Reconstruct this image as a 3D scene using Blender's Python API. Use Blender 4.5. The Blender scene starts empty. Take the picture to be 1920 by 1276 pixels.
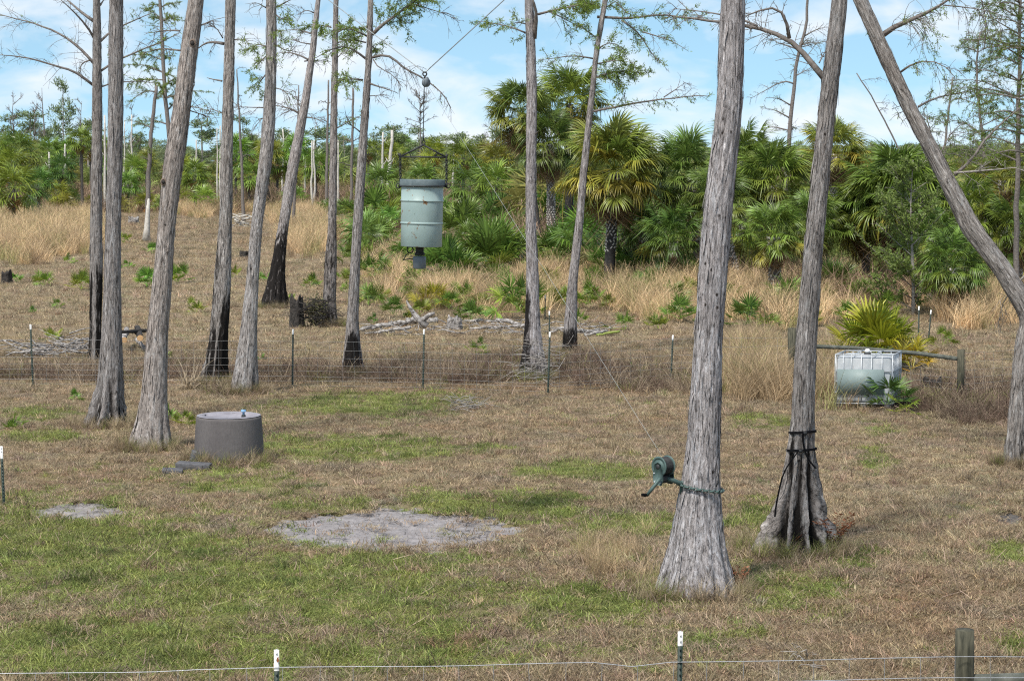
import bpy, math, random
import numpy as np
from mathutils import Vector, Matrix, Euler

rng = np.random.default_rng(11)
random.seed(5)
R = math.radians
scene = bpy.context.scene
COL = scene.collection

# ------------------------------------------------------------------ camera, sky, sun, exposure
F, CAMZ, HOR = 3900.0, 5.5, 300.0            # focal length in photo pixels, eye height, horizon row
PITCH = math.atan((638 - HOR) / F)
SP, CP = math.sin(PITCH), math.cos(PITCH)
cam_d = bpy.data.cameras.new('camera')
cam_d.sensor_width = 36.0
cam_d.lens = F / 1920 * 36.0
cam_d.clip_start, cam_d.clip_end = 0.5, 6000
cam_d.dof.use_dof = True
cam_d.dof.focus_distance = 36
cam_d.dof.aperture_fstop = 8
cam = bpy.data.objects.new('camera', cam_d)
cam.location = (0, 0, CAMZ)
cam.rotation_euler = (R(90) - PITCH, 0, 0)
COL.objects.link(cam)
scene.camera = cam

SUN_EL, SUN_AZ = R(56), R(-148)               # azimuth from +Y, clockwise
world = bpy.data.worlds.new('World')
scene.world = world
world.use_nodes = True
wn, wl = world.node_tree.nodes, world.node_tree.links
wn.clear()
w_out = wn.new('ShaderNodeOutputWorld'); w_bg = wn.new('ShaderNodeBackground')
w_bg.inputs['Strength'].default_value = 0.09
sky = wn.new('ShaderNodeTexSky'); sky.sky_type = 'NISHITA'; sky.sun_disc = False
sky.sun_elevation, sky.sun_rotation = SUN_EL, SUN_AZ
sky.altitude = 0; sky.air_density = 1.0; sky.dust_density = 0.4; sky.ozone_density = 1.6
w_tc = wn.new('ShaderNodeTexCoord')
w_lift = wn.new('ShaderNodeVectorMath'); w_lift.operation = 'ADD'; w_lift.inputs[1].default_value = (0, 0, 0.17)
wl.new(w_tc.outputs['Generated'], w_lift.inputs[0]); wl.new(w_lift.outputs[0], sky.inputs['Vector'])
w_map = wn.new('ShaderNodeMapping'); w_map.inputs['Scale'].default_value = (17, 17, 40)
w_map.inputs['Location'].default_value = (3.1, 0.4, 1.7)
wl.new(w_tc.outputs['Generated'], w_map.inputs['Vector'])
w_noise = wn.new('ShaderNodeTexNoise'); w_noise.inputs['Scale'].default_value = 1.0
w_noise.inputs['Detail'].default_value = 7; w_noise.inputs['Roughness'].default_value = 0.52
w_noise.inputs['Distortion'].default_value = 0.25
wl.new(w_map.outputs[0], w_noise.inputs['Vector'])
w_ramp = wn.new('ShaderNodeValToRGB')
w_ramp.color_ramp.elements[0].position = 0.43; w_ramp.color_ramp.elements[0].color = (0, 0, 0, 1)
w_ramp.color_ramp.elements[1].position = 0.67; w_ramp.color_ramp.elements[1].color = (0.92, 0.92, 0.92, 1)
wl.new(w_noise.outputs['Fac'], w_ramp.inputs['Fac'])
w_tint = wn.new('ShaderNodeMix'); w_tint.data_type = 'RGBA'; w_tint.blend_type = 'MULTIPLY'
w_tint.inputs['Factor'].default_value = 1.0
w_tint.inputs[7].default_value = (0.98, 1.06, 0.93, 1)
wl.new(sky.outputs[0], w_tint.inputs[6])
w_mix = wn.new('ShaderNodeMix'); w_mix.data_type = 'RGBA'
w_mix.inputs[7].default_value = (5.0, 5.2, 5.45, 1)
wl.new(w_ramp.outputs[0], w_mix.inputs['Factor']); wl.new(w_tint.outputs[2], w_mix.inputs[6])
wl.new(w_mix.outputs[2], w_bg.inputs['Color']); wl.new(w_bg.outputs[0], w_out.inputs['Surface'])

sun_d = bpy.data.lights.new('sun', 'SUN'); sun_d.energy = 2.6; sun_d.angle = R(10); sun_d.color = (1.0, 0.95, 0.87)
sun = bpy.data.objects.new('sun', sun_d); COL.objects.link(sun)
sdir = Vector((math.sin(SUN_AZ) * math.cos(SUN_EL), math.cos(SUN_AZ) * math.cos(SUN_EL), math.sin(SUN_EL)))
sun.rotation_euler = sdir.to_track_quat('Z', 'Y').to_euler()
sun.location = (0, 0, 60)

scene.view_settings.view_transform = 'Standard'
scene.view_settings.look = 'None'
scene.view_settings.gamma = 1
scene.view_settings.use_curve_mapping = False
scene.view_settings.exposure = 1.12
scene.cycles.use_denoising = False
scene.cycles.filter_width = 1.15
scene.cycles.max_bounces = 5
scene.cycles.transparent_max_bounces = 8

# ------------------------------------------------------------------ photo <-> place
def ray(px, py):
    x, v = (px - 960) / F, (638 - py) / F
    return np.array([x, CP + v * SP, -SP + v * CP])
def at(px, py, Y):
    d = ray(px, py)
    return np.array([0, 0, CAMZ]) + d * (Y / d[1])
def gnd(px, py):
    d = ray(px, py)
    return np.array([0, 0, CAMZ]) + d * (-CAMZ / d[2])
def gy(py):
    return gnd(960, py)[1]
def project(X, Y, Z=0.0):
    zc = Y * CP - (Z - CAMZ) * SP
    up = Y * SP + (Z - CAMZ) * CP
    zc = np.maximum(zc, 0.1)
    return 960 + F * X / zc, 638 - F * up / zc

# ------------------------------------------------------------------ numpy noise
_p = np.random.default_rng(3).permutation(256); PERM = np.concatenate([_p, _p, _p])
_g = np.random.default_rng(4).normal(size=(256, 3)); GRAD = _g / np.linalg.norm(_g, axis=1)[:, None]
def perlin(P):
    P = np.asarray(P, float); I = np.floor(P).astype(int); f = P - I; I &= 255
    u = f * f * f * (f * (f * 6 - 15) + 10)
    out = 0
    for dx in (0, 1):
        for dy in (0, 1):
            for dz in (0, 1):
                h = PERM[PERM[PERM[I[:, 0] + dx] + I[:, 1] + dy] + I[:, 2] + dz]
                g = GRAD[h]
                d = (g * (f - np.array([dx, dy, dz]))).sum(1)
                w = (u[:, 0] if dx else 1 - u[:, 0]) * (u[:, 1] if dy else 1 - u[:, 1]) * (u[:, 2] if dz else 1 - u[:, 2])
                out = out + w * d
    return out * 1.6
def fbm(P, o=4, rough=0.5):
    P = np.asarray(P, float); a, s, t = 1.0, 0.0, 0
    for k in range(o):
        s = s + a * perlin(P * 2 ** k + 7.3 * k); t += a; a *= rough
    return s / t
def n2(x, y, sc, o=4, seed=0.0):
    x = np.asarray(x, float).ravel(); y = np.asarray(y, float).ravel()
    return fbm(np.stack([x * sc + seed, y * sc + seed * 0.7, np.full_like(x, seed)], 1), o)
def sstep(a, b, x):
    t = np.clip((x - a) / (b - a), 0, 1); return t * t * (3 - 2 * t)

# ------------------------------------------------------------------ mesh helpers
def mesh_np(name, V, quads=None, tris=None, smooth=False):
    me = bpy.data.meshes.new(name)
    V = np.asarray(V, np.float32)
    q = np.asarray(quads, np.int32).reshape(-1, 4) if quads is not None and len(quads) else np.zeros((0, 4), np.int32)
    t = np.asarray(tris, np.int32).reshape(-1, 3) if tris is not None and len(tris) else np.zeros((0, 3), np.int32)
    me.vertices.add(len(V)); me.vertices.foreach_set('co', V.ravel())
    me.loops.add(q.size + t.size)
    me.loops.foreach_set('vertex_index', np.concatenate([q.ravel(), t.ravel()]))
    me.polygons.add(len(q) + len(t))
    st = np.concatenate([np.arange(len(q)) * 4, len(q) * 4 + np.arange(len(t)) * 3]).astype(np.int32)
    me.polygons.foreach_set('loop_start', st)
    if smooth:
        me.polygons.foreach_set('use_smooth', np.ones(len(q) + len(t), bool))
    me.update(calc_edges=True); me.validate()
    return me
class MB:
    def __init__(s): s.V, s.Q, s.T, s.n = [], [], [], 0
    def add(s, V, Q=None, T=None):
        V = np.asarray(V, float)
        if Q is not None and len(Q): s.Q.append(np.asarray(Q, int) + s.n)
        if T is not None and len(T): s.T.append(np.asarray(T, int) + s.n)
        s.V.append(V); s.n += len(V); return s
    def mesh(s, name, smooth=False, off=None):
        V = np.concatenate(s.V) if s.V else np.zeros((0, 3))
        if off is not None: V = V - np.asarray(off)
        return mesh_np(name, V, np.concatenate(s.Q) if s.Q else None, np.concatenate(s.T) if s.T else None, smooth)
    def box(s, c, size, rot=None):
        h = np.array(size) / 2
        v = np.array([[x, y, z] for x in (-1, 1) for y in (-1, 1) for z in (-1, 1)], float) * h
        if rot is not None: v = v @ np.array(rot).T
        return s.add(v + np.array(c), [[0, 1, 3, 2], [4, 6, 7, 5], [0, 4, 5, 1], [2, 3, 7, 6], [0, 2, 6, 4], [1, 5, 7, 3]])
    def tube(s, P, rad, sides=6, cap=True):
        P = np.asarray(P, float); n = len(P)
        rad = np.broadcast_to(np.asarray(rad, float), (n,))
        T = np.gradient(P, axis=0); T /= np.linalg.norm(T, axis=1)[:, None] + 1e-9
        a = np.array([0, 0, 1.0]) if abs(T[0, 2]) < 0.9 else np.array([1.0, 0, 0])
        N = np.zeros_like(P); u = np.cross(T[0], a); u /= np.linalg.norm(u)
        for i in range(n):
            u = u - T[i] * u.dot(T[i]); u /= np.linalg.norm(u) + 1e-9; N[i] = u
        B = np.cross(T, N); an = np.linspace(0, 2 * np.pi, sides, endpoint=False)
        V = (P[:, None] + rad[:, None, None] * (np.cos(an)[None, :, None] * N[:, None] + np.sin(an)[None, :, None] * B[:, None])).reshape(-1, 3)
        i, j = np.meshgrid(np.arange(n - 1), np.arange(sides), indexing='ij'); j2 = (j + 1) % sides
        Q = np.stack([i * sides + j, i * sides + j2, (i + 1) * sides + j2, (i + 1) * sides + j], -1).reshape(-1, 4)
        tr = []
        if cap:
            V = np.concatenate([V, P[:1], P[-1:]]); c0, c1 = n * sides, n * sides + 1
            for k in range(sides):
                tr.append([c0, (k + 1) % sides, k]); tr.append([c1, (n - 1) * sides + k, (n - 1) * sides + (k + 1) % sides])
        return s.add(V, Q, tr)
    def lathe(s, prof, c, sides=32, axis=None):
        prof = np.asarray(prof, float); an = np.linspace(0, 2 * np.pi, sides, endpoint=False); n = len(prof)
        V = np.stack([prof[:, None, 0] * np.cos(an), prof[:, None, 0] * np.sin(an), np.broadcast_to(prof[:, None, 1], (n, sides))], -1).reshape(-1, 3)
        if axis is not None: V = V @ np.array(axis).T
        i, j = np.meshgrid(np.arange(n - 1), np.arange(sides), indexing='ij'); j2 = (j + 1) % sides
        Q = np.stack([i * sides + j, i * sides + j2, (i + 1) * sides + j2, (i + 1) * sides + j], -1).reshape(-1, 4)
        return s.add(V + np.array(c), Q)
    def torus(s, c, R0, r, U, W, n=14, sides=5, stretch=1.0):
        U, W = np.array(U, float), np.array(W, float)
        an = np.linspace(0, 2 * np.pi, n, endpoint=False); K = np.cross(U, W); bn = np.linspace(0, 2 * np.pi, sides, endpoint=False)
        V = []
        for a in an:
            d = U * math.cos(a) * stretch + W * math.sin(a)
            for b in bn: V.append(np.array(c) + R0 * d + r * (math.cos(b) * d + math.sin(b) * K))
        Q = [[i * sides + j, ((i + 1) % n) * sides + j, ((i + 1) % n) * sides + (j + 1) % sides, i * sides + (j + 1) % sides] for i in range(n) for j in range(sides)]
        return s.add(V, Q)

WOFF = {}
def setp(o, label=None, cat=None, group=None, kind=None):
    if label: o['label'] = label
    if cat: o['category'] = cat
    if group: o['group'] = group
    if kind: o['kind'] = kind
    return o
def thing(name, label, cat, loc=(0, 0, 0), group=None, rotz=0):
    o = bpy.data.objects.new(name, None); COL.objects.link(o); o.empty_display_size = 0.2
    o.location = Vector([float(v) for v in loc]); o.rotation_euler = (0, 0, rotz)
    WOFF[o.name] = np.array([float(v) for v in loc])
    return setp(o, label, cat, group)
def put(name, me, mat, parent=None, label=None, color=None):
    o = bpy.data.objects.new(name, me); COL.objects.link(o)
    if mat is not None and not me.materials: me.materials.append(mat)
    if parent is not None:
        o.parent = parent; WOFF[o.name] = WOFF[parent.name]
    if label: o['label'] = label
    if color is not None: o.color = (*color, 1)
    return o
def part(name, mb, mat, parent, smooth=False, label=None, color=None):
    """mb built in world coordinates"""
    return put(name, mb.mesh(name, smooth, WOFF[parent.name] if parent is not None else None), mat, parent, label, color)
def attr(me, name, vals, typ='FLOAT'):
    a = me.attributes.new(name, typ, 'POINT')
    a.data.foreach_set('vector' if typ == 'FLOAT_VECTOR' else 'value', np.asarray(vals, np.float32).ravel())

# ------------------------------------------------------------------ materials
class NT:
    def __init__(s, name):
        s.m = bpy.data.materials.new(name); s.m.use_nodes = True
        s.n, s.l = s.m.node_tree.nodes, s.m.node_tree.links; s.n.clear()
        s.out = s.n.new('ShaderNodeOutputMaterial')
    def new(s, t, **kw):
        x = s.n.new(t)
        for k, v in kw.items(): setattr(x, k, v)
        return x
    def link(s, a, b): s.l.new(a, b)
    def noise(s, vec, scale=(1, 1, 1), detail=5, rough=0.6, dist=0.0, loc=(0, 0, 0)):
        mp = s.new('ShaderNodeMapping'); mp.inputs['Scale'].default_value = scale; mp.inputs['Location'].default_value = loc
        s.link(vec, mp.inputs['Vector'])
        nz = s.new('ShaderNodeTexNoise'); nz.inputs['Scale'].default_value = 1; nz.inputs['Detail'].default_value = detail
        nz.inputs['Roughness'].default_value = rough; nz.inputs['Distortion'].default_value = dist
        s.link(mp.outputs[0], nz.inputs['Vector']); return nz.outputs['Fac']
    def ramp(s, fac, stops):
        r = s.new('ShaderNodeValToRGB'); e = r.color_ramp.elements
        while len(e) < len(stops): e.new(0.5)
        for k, (p, c) in enumerate(stops):
            e[k].position = p; e[k].color = (*(c if hasattr(c, '__len__') else (c, c, c)), 1)
        s.link(fac, r.inputs['Fac']); return r.outputs['Color']
    def mix(s, fac, a, b, mode='MIX'):
        x = s.new('ShaderNodeMix', data_type='RGBA', blend_type=mode)
        for v, k in ((fac, 0), (a, 6), (b, 7)):
            if hasattr(v, 'is_linked') or hasattr(v, 'links'): s.link(v, x.inputs[k])
            elif hasattr(v, '__len__'): x.inputs[k].default_value = (*v, 1)
            else: x.inputs[k].default_value = v
        return x.outputs[2]
    def attr(s, name, typ='GEOMETRY'):
        a = s.new('ShaderNodeAttribute'); a.attribute_name = name; a.attribute_type = typ; return a
    def bsdf(s, color, rough=0.8, metal=0.0, bump=None, bstr=0.5, bdist=0.02, spec=0.3):
        b = s.new('ShaderNodeBsdfPrincipled')
        if hasattr(color, 'links'): s.link(color, b.inputs['Base Color'])
        else: b.inputs['Base Color'].default_value = (*color, 1)
        b.inputs['Roughness'].default_value = rough; b.inputs['Metallic'].default_value = metal
        b.inputs['Specular IOR Level'].default_value = spec
        if bump is not None:
            bp = s.new('ShaderNodeBump'); bp.inputs['Strength'].default_value = bstr; bp.inputs['Distance'].default_value = bdist
            s.link(bump, bp.inputs['Height']); s.link(bp.outputs[0], b.inputs['Normal'])
        s.link(b.outputs[0], s.out.inputs['Surface']); return b
def obj_coord(t): return t.new('ShaderNodeTexCoord').outputs['Object']

def simple(name, c1, c2, scale=8, rough=0.8, metal=0.0, spec=0.3, bump=0.2, stretch=(1, 1, 1)):
    t = NT(name); v = obj_coord(t)
    n = t.noise(v, tuple(scale * k for k in stretch), 5, 0.65)
    c = t.ramp(n, [(0.35, c1), (0.65, c2)])
    t.bsdf(c, rough, metal, n, bump, 0.01, spec); return t.m

def bark_mat(name, dark, mid, light, lichen=0.35, holes=0.0):
    t = NT(name); a = t.attr('tp').outputs['Vector']
    n1 = t.noise(a, (15, 15, 2.3), 8, 0.76, 1.1)
    n2_ = t.noise(a, (44, 44, 6.5), 5, 0.7, 0.8, (3, 1, 2))
    n3 = t.noise(a, (3.2, 3.2, 1.4), 5, 0.6, 0.6, (7, 3, 1))
    col = t.ramp(n1, [(0.36, dark), (0.45, mid), (0.54, mid), (0.64, light)])
    col = t.mix(0.9, col, t.ramp(n2_, [(0.38, 0.26), (0.46, 0.92), (0.60, 1.38)]), 'MULTIPLY')
    col = t.mix(t.ramp(n3, [(0.42, 0.0), (0.72, 0.34)]), col, t.mix(0.6, col, (0.42, 0.30, 0.2), 'MULTIPLY'))
    li = t.noise(a, (9, 9, 2.2), 7, 0.74, 1.0, (11, 2, 5))
    lm = t.ramp(li, [(0.54, 0.0), (0.63, lichen)])
    col = t.mix(lm, col, (0.50, 0.505, 0.515))
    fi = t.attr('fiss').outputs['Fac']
    col = t.mix(t.ramp(fi, [(0.0, 0.0), (1.0, 0.75)]), col, dark)  # recess shade painted in: fissures and flute valleys pulled towards dark bark
    if holes:
        vo = t.new('ShaderNodeTexVoronoi'); vo.inputs['Scale'].default_value = 1
        mp = t.new('ShaderNodeMapping'); mp.inputs['Scale'].default_value = (9, 9, 6.5); t.link(a, mp.inputs['Vector'])
        t.link(mp.outputs[0], vo.inputs['Vector'])
        hm = t.ramp(vo.outputs['Distance'], [(0.10, holes), (0.19, 0.0)])
        hn = t.noise(a, (2, 2, 0.7), 2, 0.5, 0, (1, 9, 4))
        hm = t.mix(1.0, hm, t.ramp(hn, [(0.42, 0.0), (0.56, 1.0)]), 'MULTIPLY')
        col = t.mix(hm, col, (0.03, 0.024, 0.02))
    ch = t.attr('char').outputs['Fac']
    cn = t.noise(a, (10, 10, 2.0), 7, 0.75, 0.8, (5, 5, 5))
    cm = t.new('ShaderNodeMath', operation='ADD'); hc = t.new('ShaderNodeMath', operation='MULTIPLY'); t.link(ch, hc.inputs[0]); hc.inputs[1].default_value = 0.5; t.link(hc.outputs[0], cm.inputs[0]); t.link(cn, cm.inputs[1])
    col = t.mix(t.ramp(cm.outputs[0], [(0.80, 0.0), (0.93, 1.0)]), col, (0.016, 0.014, 0.013))  # black of the burns, and of the shade painted into flute valleys
    oi = t.new('ShaderNodeObjectInfo')
    col = t.mix(1.0, col, oi.outputs['Color'], 'MULTIPLY')
    t.bsdf(col, 0.92, 0, n1, 1.0, 0.05, 0.15); return t.m

def leaf_mat(name, col, var=0.35, trans=0.35, inst=False, rough=0.55, spec=0.35, use_obj=True):
    """thin leaf: diffuse/gloss plus light through it; tint from the object's colour or from the scattered clump's own colour"""
    t = NT(name)
    if inst:
        c = t.attr('tint', 'INSTANCER').outputs['Color']
        rv = t.attr('var').outputs['Fac']
        c = t.mix(1.0, c, t.ramp(rv, [(0.0, 1 - var), (1.0, 1 + var)]), 'MULTIPLY')
    else:
        c = t.mix(0.0, col, col)
        if use_obj:
            oi = t.new('ShaderNodeObjectInfo'); c = t.mix(1.0, c, oi.outputs['Color'], 'MULTIPLY')
        rv = t.attr('var').outputs['Fac']
        c = t.mix(1.0, c, t.ramp(rv, [(0.0, 1 - var), (1.0, 1 + var)]), 'MULTIPLY')
    b = t.bsdf(c, rough, 0, None, spec=spec)
    tr = t.new('ShaderNodeBsdfTranslucent'); t.link(c, tr.inputs['Color'])
    mx = t.new('ShaderNodeMixShader'); mx.inputs[0].default_value = trans
    t.link(b.outputs[0], mx.inputs[1]); t.link(tr.outputs[0], mx.inputs[2]); t.link(mx.outputs[0], t.out.inputs['Surface'])
    return t.m

M = {}
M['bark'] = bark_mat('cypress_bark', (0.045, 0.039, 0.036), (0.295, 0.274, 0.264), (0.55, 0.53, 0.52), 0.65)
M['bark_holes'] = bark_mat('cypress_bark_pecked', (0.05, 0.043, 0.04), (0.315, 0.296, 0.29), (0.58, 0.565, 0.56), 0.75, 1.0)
M['twig'] = simple('twig_bark', (0.10, 0.085, 0.075), (0.21, 0.185, 0.17), 14)
M['pale_twig'] = simple('pale_dead_wood', (0.17, 0.15, 0.132), (0.36, 0.335, 0.31), 14)
M['snag'] = simple('bleached_snag_wood', (0.36, 0.33, 0.29), (0.58, 0.55, 0.50), 5)
M['driftwood'] = simple('weathered_log_wood', (0.05, 0.044, 0.04), (0.46, 0.43, 0.41), 9, 0.9, bump=0.5)
M['charwood'] = simple('charred_wood', (0.012, 0.011, 0.01), (0.06, 0.052, 0.047), 12, 0.9, bump=0.6)
M['cutwood'] = simple('cut_log_end', (0.5, 0.29, 0.13), (0.62, 0.40, 0.21), 12)
M['cyp_leaf'] = leaf_mat('cypress_needles', (0.20, 0.285, 0.05), 0.45, 0.5)
M['pine_leaf'] = leaf_mat('pine_needles', (0.17, 0.215, 0.095), 0.45, 0.25)  # lightened green, distance haze put into the needle colour
M['palm'] = leaf_mat('palm_frond', (0.135, 0.195, 0.042), 0.55, 0.33, rough=0.38, spec=0.5)
M['palm_dead'] = leaf_mat('dead_palm_frond', (0.30, 0.215, 0.125), 0.35, 0.2, rough=0.8)
M['grass'] = leaf_mat('grass_blades', (0, 0, 0), 0.48, 0.3, True, rough=0.6, spec=0.25)
M['weed'] = leaf_mat('dry_weed_stems', (0, 0, 0), 0.4, 0.1, True, rough=0.85, spec=0.1)
M['shrub_leaf'] = leaf_mat('sapling_leaves', (0.115, 0.135, 0.06), 0.4, 0.3)
M['fern'] = leaf_mat('rusty_fern', (0.19, 0.075, 0.035), 0.5, 0.25)
M['straw'] = leaf_mat('dry_strap_leaf', (0.40, 0.32, 0.22), 0.35, 0.25)
M['palm_trunk'] = simple('palm_trunk', (0.05, 0.043, 0.038), (0.15, 0.13, 0.115), 9)
M['palm_char'] = simple('charred_palm_trunk', (0.014, 0.013, 0.013), (0.045, 0.042, 0.04), 9)
M['boot'] = simple('palm_leaf_bases', (0.30, 0.28, 0.25), (0.52, 0.49, 0.45), 11)
M['steel_green'] = simple('green_steel_post', (0.018, 0.03, 0.024), (0.03, 0.045, 0.037), 20, 0.55, 0.0)
M['white_paint'] = simple('white_post_paint', (0.7, 0.69, 0.66), (0.8, 0.79, 0.77), 20, 0.5)
M['rust'] = simple('rust_patch', (0.22, 0.075, 0.025), (0.33, 0.13, 0.05), 30, 0.9)
M['wire'] = simple('galvanised_wire', (0.36, 0.37, 0.39), (0.47, 0.48, 0.50), 20, 0.45, 0.6)
M['old_wire'] = simple('weathered_wire', (0.20, 0.20, 0.20), (0.30, 0.30, 0.30), 20, 0.55, 0.3)
M['cable'] = simple('steel_cable', (0.20, 0.22, 0.22), (0.31, 0.33, 0.33), 20, 0.45, 0.5)
M['wood_post'] = simple('mossy_wood_post', (0.025, 0.026, 0.018), (0.105, 0.098, 0.068), 7, 0.9, bump=0.5, stretch=(3, 3, 0.5))
M['wood_rail'] = simple('grey_green_rail', (0.05, 0.056, 0.046), (0.125, 0.13, 0.112), 6, 0.9, bump=0.4)
M['black_iron'] = simple('black_iron', (0.018, 0.02, 0.022), (0.045, 0.045, 0.045), 20, 0.6, 0.2)
M['winch'] = simple('winch_green_paint', (0.05, 0.085, 0.08), (0.09, 0.135, 0.125), 14, 0.5, 0.1)
M['black_rubber'] = simple('black_webbing', (0.004, 0.004, 0.005), (0.008, 0.008, 0.009), 20, 0.95, 0, 0.05)
M['motor'] = simple('grey_plastic_housing', (0.11, 0.135, 0.16), (0.16, 0.185, 0.205), 7, 0.5)
M['plastic_white'] = simple('white_tank_plastic', (0.34, 0.365, 0.385), (0.47, 0.485, 0.50), 4, 0.4)
M['galv'] = simple('galvanised_cage_tube', (0.37, 0.39, 0.41), (0.52, 0.54, 0.56), 9, 0.45, 0.35)
M['blue'] = simple('blue_valve_plastic', (0.15, 0.33, 0.55), (0.25, 0.42, 0.6), 9, 0.4)

def drum_mat():
    t = NT('pale_green_drum_paint'); v = obj_coord(t)
    base = t.ramp(t.noise(v, (3, 3, 2), 5), [(0.3, (0.235, 0.315, 0.305)), (0.7, (0.31, 0.40, 0.39))])
    n = t.noise(v, (9, 9, 7), 5, 0.62, 0.4, (2, 7, 1))
    base = t.mix(t.ramp(n, [(0.62, 0.0), (0.655, 1.0)]), base, (0.17, 0.095, 0.045))
    n = t.noise(v, (26, 26, 16), 3, 0.6, 0.2, (5, 1, 8))
    base = t.mix(t.ramp(n, [(0.69, 0.0), (0.73, 0.9)]), base, (0.055, 0.06, 0.05))
    n = t.noise(v, (12, 12, 1.2), 4, 0.6, 0.2, (1, 4, 3))
    base = t.mix(t.ramp(n, [(0.55, 0.0), (0.75, 0.35)]), base, (0.45, 0.50, 0.48))
    t.bsdf(base, 0.45, 0.0, n, 0.08, 0.01, 0.4); return t.m
M['drum'] = drum_mat()
M['lid'] = simple('dark_lid_paint', (0.085, 0.115, 0.125), (0.14, 0.175, 0.185), 12, 0.6)
def concrete_mat():
    t = NT('grey_brown_concrete'); v = obj_coord(t)
    base = t.ramp(t.noise(v, (1.6, 1.6, 0.8), 6), [(0.3, (0.088, 0.079, 0.080)), (0.7, (0.128, 0.118, 0.116))])
    n = t.noise(v, (18, 18, 7), 4, 0.7, 0.3, (2, 7, 1))
    base = t.mix(t.ramp(n, [(0.72, 0.0), (0.75, 0.8)]), base, (0.26, 0.25, 0.27))
    n = t.noise(v, (30, 30, 12), 6, 0.7)
    base = t.mix(0.5, base, t.ramp(n, [(0.3, 0.7), (0.7, 1.3)]), 'MULTIPLY')
    t.bsdf(base, 0.85, 0, n, 0.35, 0.015, 0.25); return t.m
M['concrete'] = concrete_mat()
M['concrete_top'] = simple('pale_concrete_top', (0.20, 0.19, 0.215), (0.27, 0.26, 0.29), 6, 0.8)
M['dark_block'] = simple('dark_concrete_block', (0.06, 0.06, 0.066), (0.12, 0.118, 0.125), 9, 0.9)
def plate_mat():
    t = NT('weathered_tank_panel'); v = obj_coord(t)
    base = t.ramp(t.noise(v, (2, 2, 2), 5), [(0.3, (0.165, 0.215, 0.21)), (0.7, (0.225, 0.28, 0.275))])
    n = t.noise(v, (11, 11, 14), 3, 0.6, 0.4, (2, 7, 1))
    base = t.mix(t.ramp(n, [(0.66, 0.0), (0.70, 0.8)]), base, (0.5, 0.54, 0.55))
    t.bsdf(base, 0.5); return t.m
M['plate'] = plate_mat()

# ------------------------------------------------------------------ ground colour and patches (shared by soil sheet and grass)
GREEN = [(120, 1040, 400, 100, .85), (520, 1110, 440, 95, .78), (240, 1215, 480, 64, .85), (760, 1190, 330, 60, .55), (420, 905, 160, 26, .6),
         (690, 842, 175, 27, 1.0), (540, 832, 60, 20, .7), (690, 757, 165, 27, .95), (1095, 882, 135, 19, .95), (620, 945, 160, 22, .5), (830, 941, 70, 18, 1.), (1000, 948, 105, 27, 1.05),
         (1200, 985, 120, 24, .85), (1140, 1130, 200, 34, .95), (1430, 965, 60, 36, .9), (1500, 1110, 130, 42, .6), (1600, 1040, 40, 26, 1.),
         (70, 776, 80, 11, .7), (80, 818, 75, 11, .95), (1640, 862, 28, 24, .75), (1898, 1028, 36, 20, .95), (1905, 1210, 24, 24, .8),
         (1405, 782, 34, 15, .7), (1465, 792, 40, 14, .7), (1300, 1205, 110, 32, .5), (1660, 812, 60, 15, .5), (215, 935, 40, 14, .8), (490, 865, 22, 18, 1.),
         (385, 888, 110, 20, .6), (600, 1230, 500, 40, .6), (60, 1190, 160, 50, .5), (980, 1230, 260, 36, .35), (560, 1010, 80, 60, .4), (1190, 1090, 50, 30, .6), (1420, 1190, 60, 20, .4), (1840, 1110, 70, 20, .3),
         (740, 1050, 260, 22, .7), (300, 985, 200, 30, .55)]
RUST = [(830, 1215, 75, 26, 1.), (1700, 1150, 330, 110, .4), (1320, 1110, 60, 22, .7), (1500, 1120, 100, 30, .25), (1110, 790, 260, 20, .35), (1640, 1200, 260, 60, .35), (900, 800, 300, 22, .3), (1100, 730, 700, 14, .45), (150, 900, 170, 30, .35), (1360, 850, 200, 40, .3)]
PALE = [(1750, 920, 260, 60, .7), (1180, 1030, 150, 60, .5), (975, 1160, 40, 14, 1.), (350, 560, 420, 90, .5), (560, 640, 400, 40, .35), (1500, 690, 400, 40, .4), (80, 1130, 160, 16, .5)]
SAND = [(738, 991, 232, 43), (885, 988, 105, 12), (560, 990, 60, 22), (150, 956, 92, 19), (1896, 968, 36, 13)]
def blobs(px, py, L):
    s = np.zeros_like(px)
    for cx, cy, rx, ry, w in L:
        d = ((px - cx) / rx) ** 2 + ((py - cy) / ry) ** 2
        s = np.maximum(s, w * np.exp(-d * 0.9))
    return s
def sandmask(X, Y):
    X = np.ravel(X); Y = np.ravel(Y)
    px, py = project(X, Y)
    s = np.full_like(px, -9.0)
    for cx, cy, rx, ry in SAND:
        s = np.maximum(s, 1 - np.sqrt(((px - cx) / rx) ** 2 + ((py - cy) / ry) ** 2))
    return s + 0.34 * n2(X, Y, 1.3, 4, 5.0) + 0.30 * n2(X, Y, 5, 3, 2.0)
C_STRAW = np.array([0.47, 0.375, 0.24]); C_BROWN = np.array([0.285, 0.212, 0.136]); C_RUST = np.array([0.28, 0.16, 0.085])
C_GREEN = np.array([0.25, 0.28, 0.08]); C_DKGREEN = np.array([0.125, 0.155, 0.045]); C_GREY = np.array([0.27, 0.235, 0.19])
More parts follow.
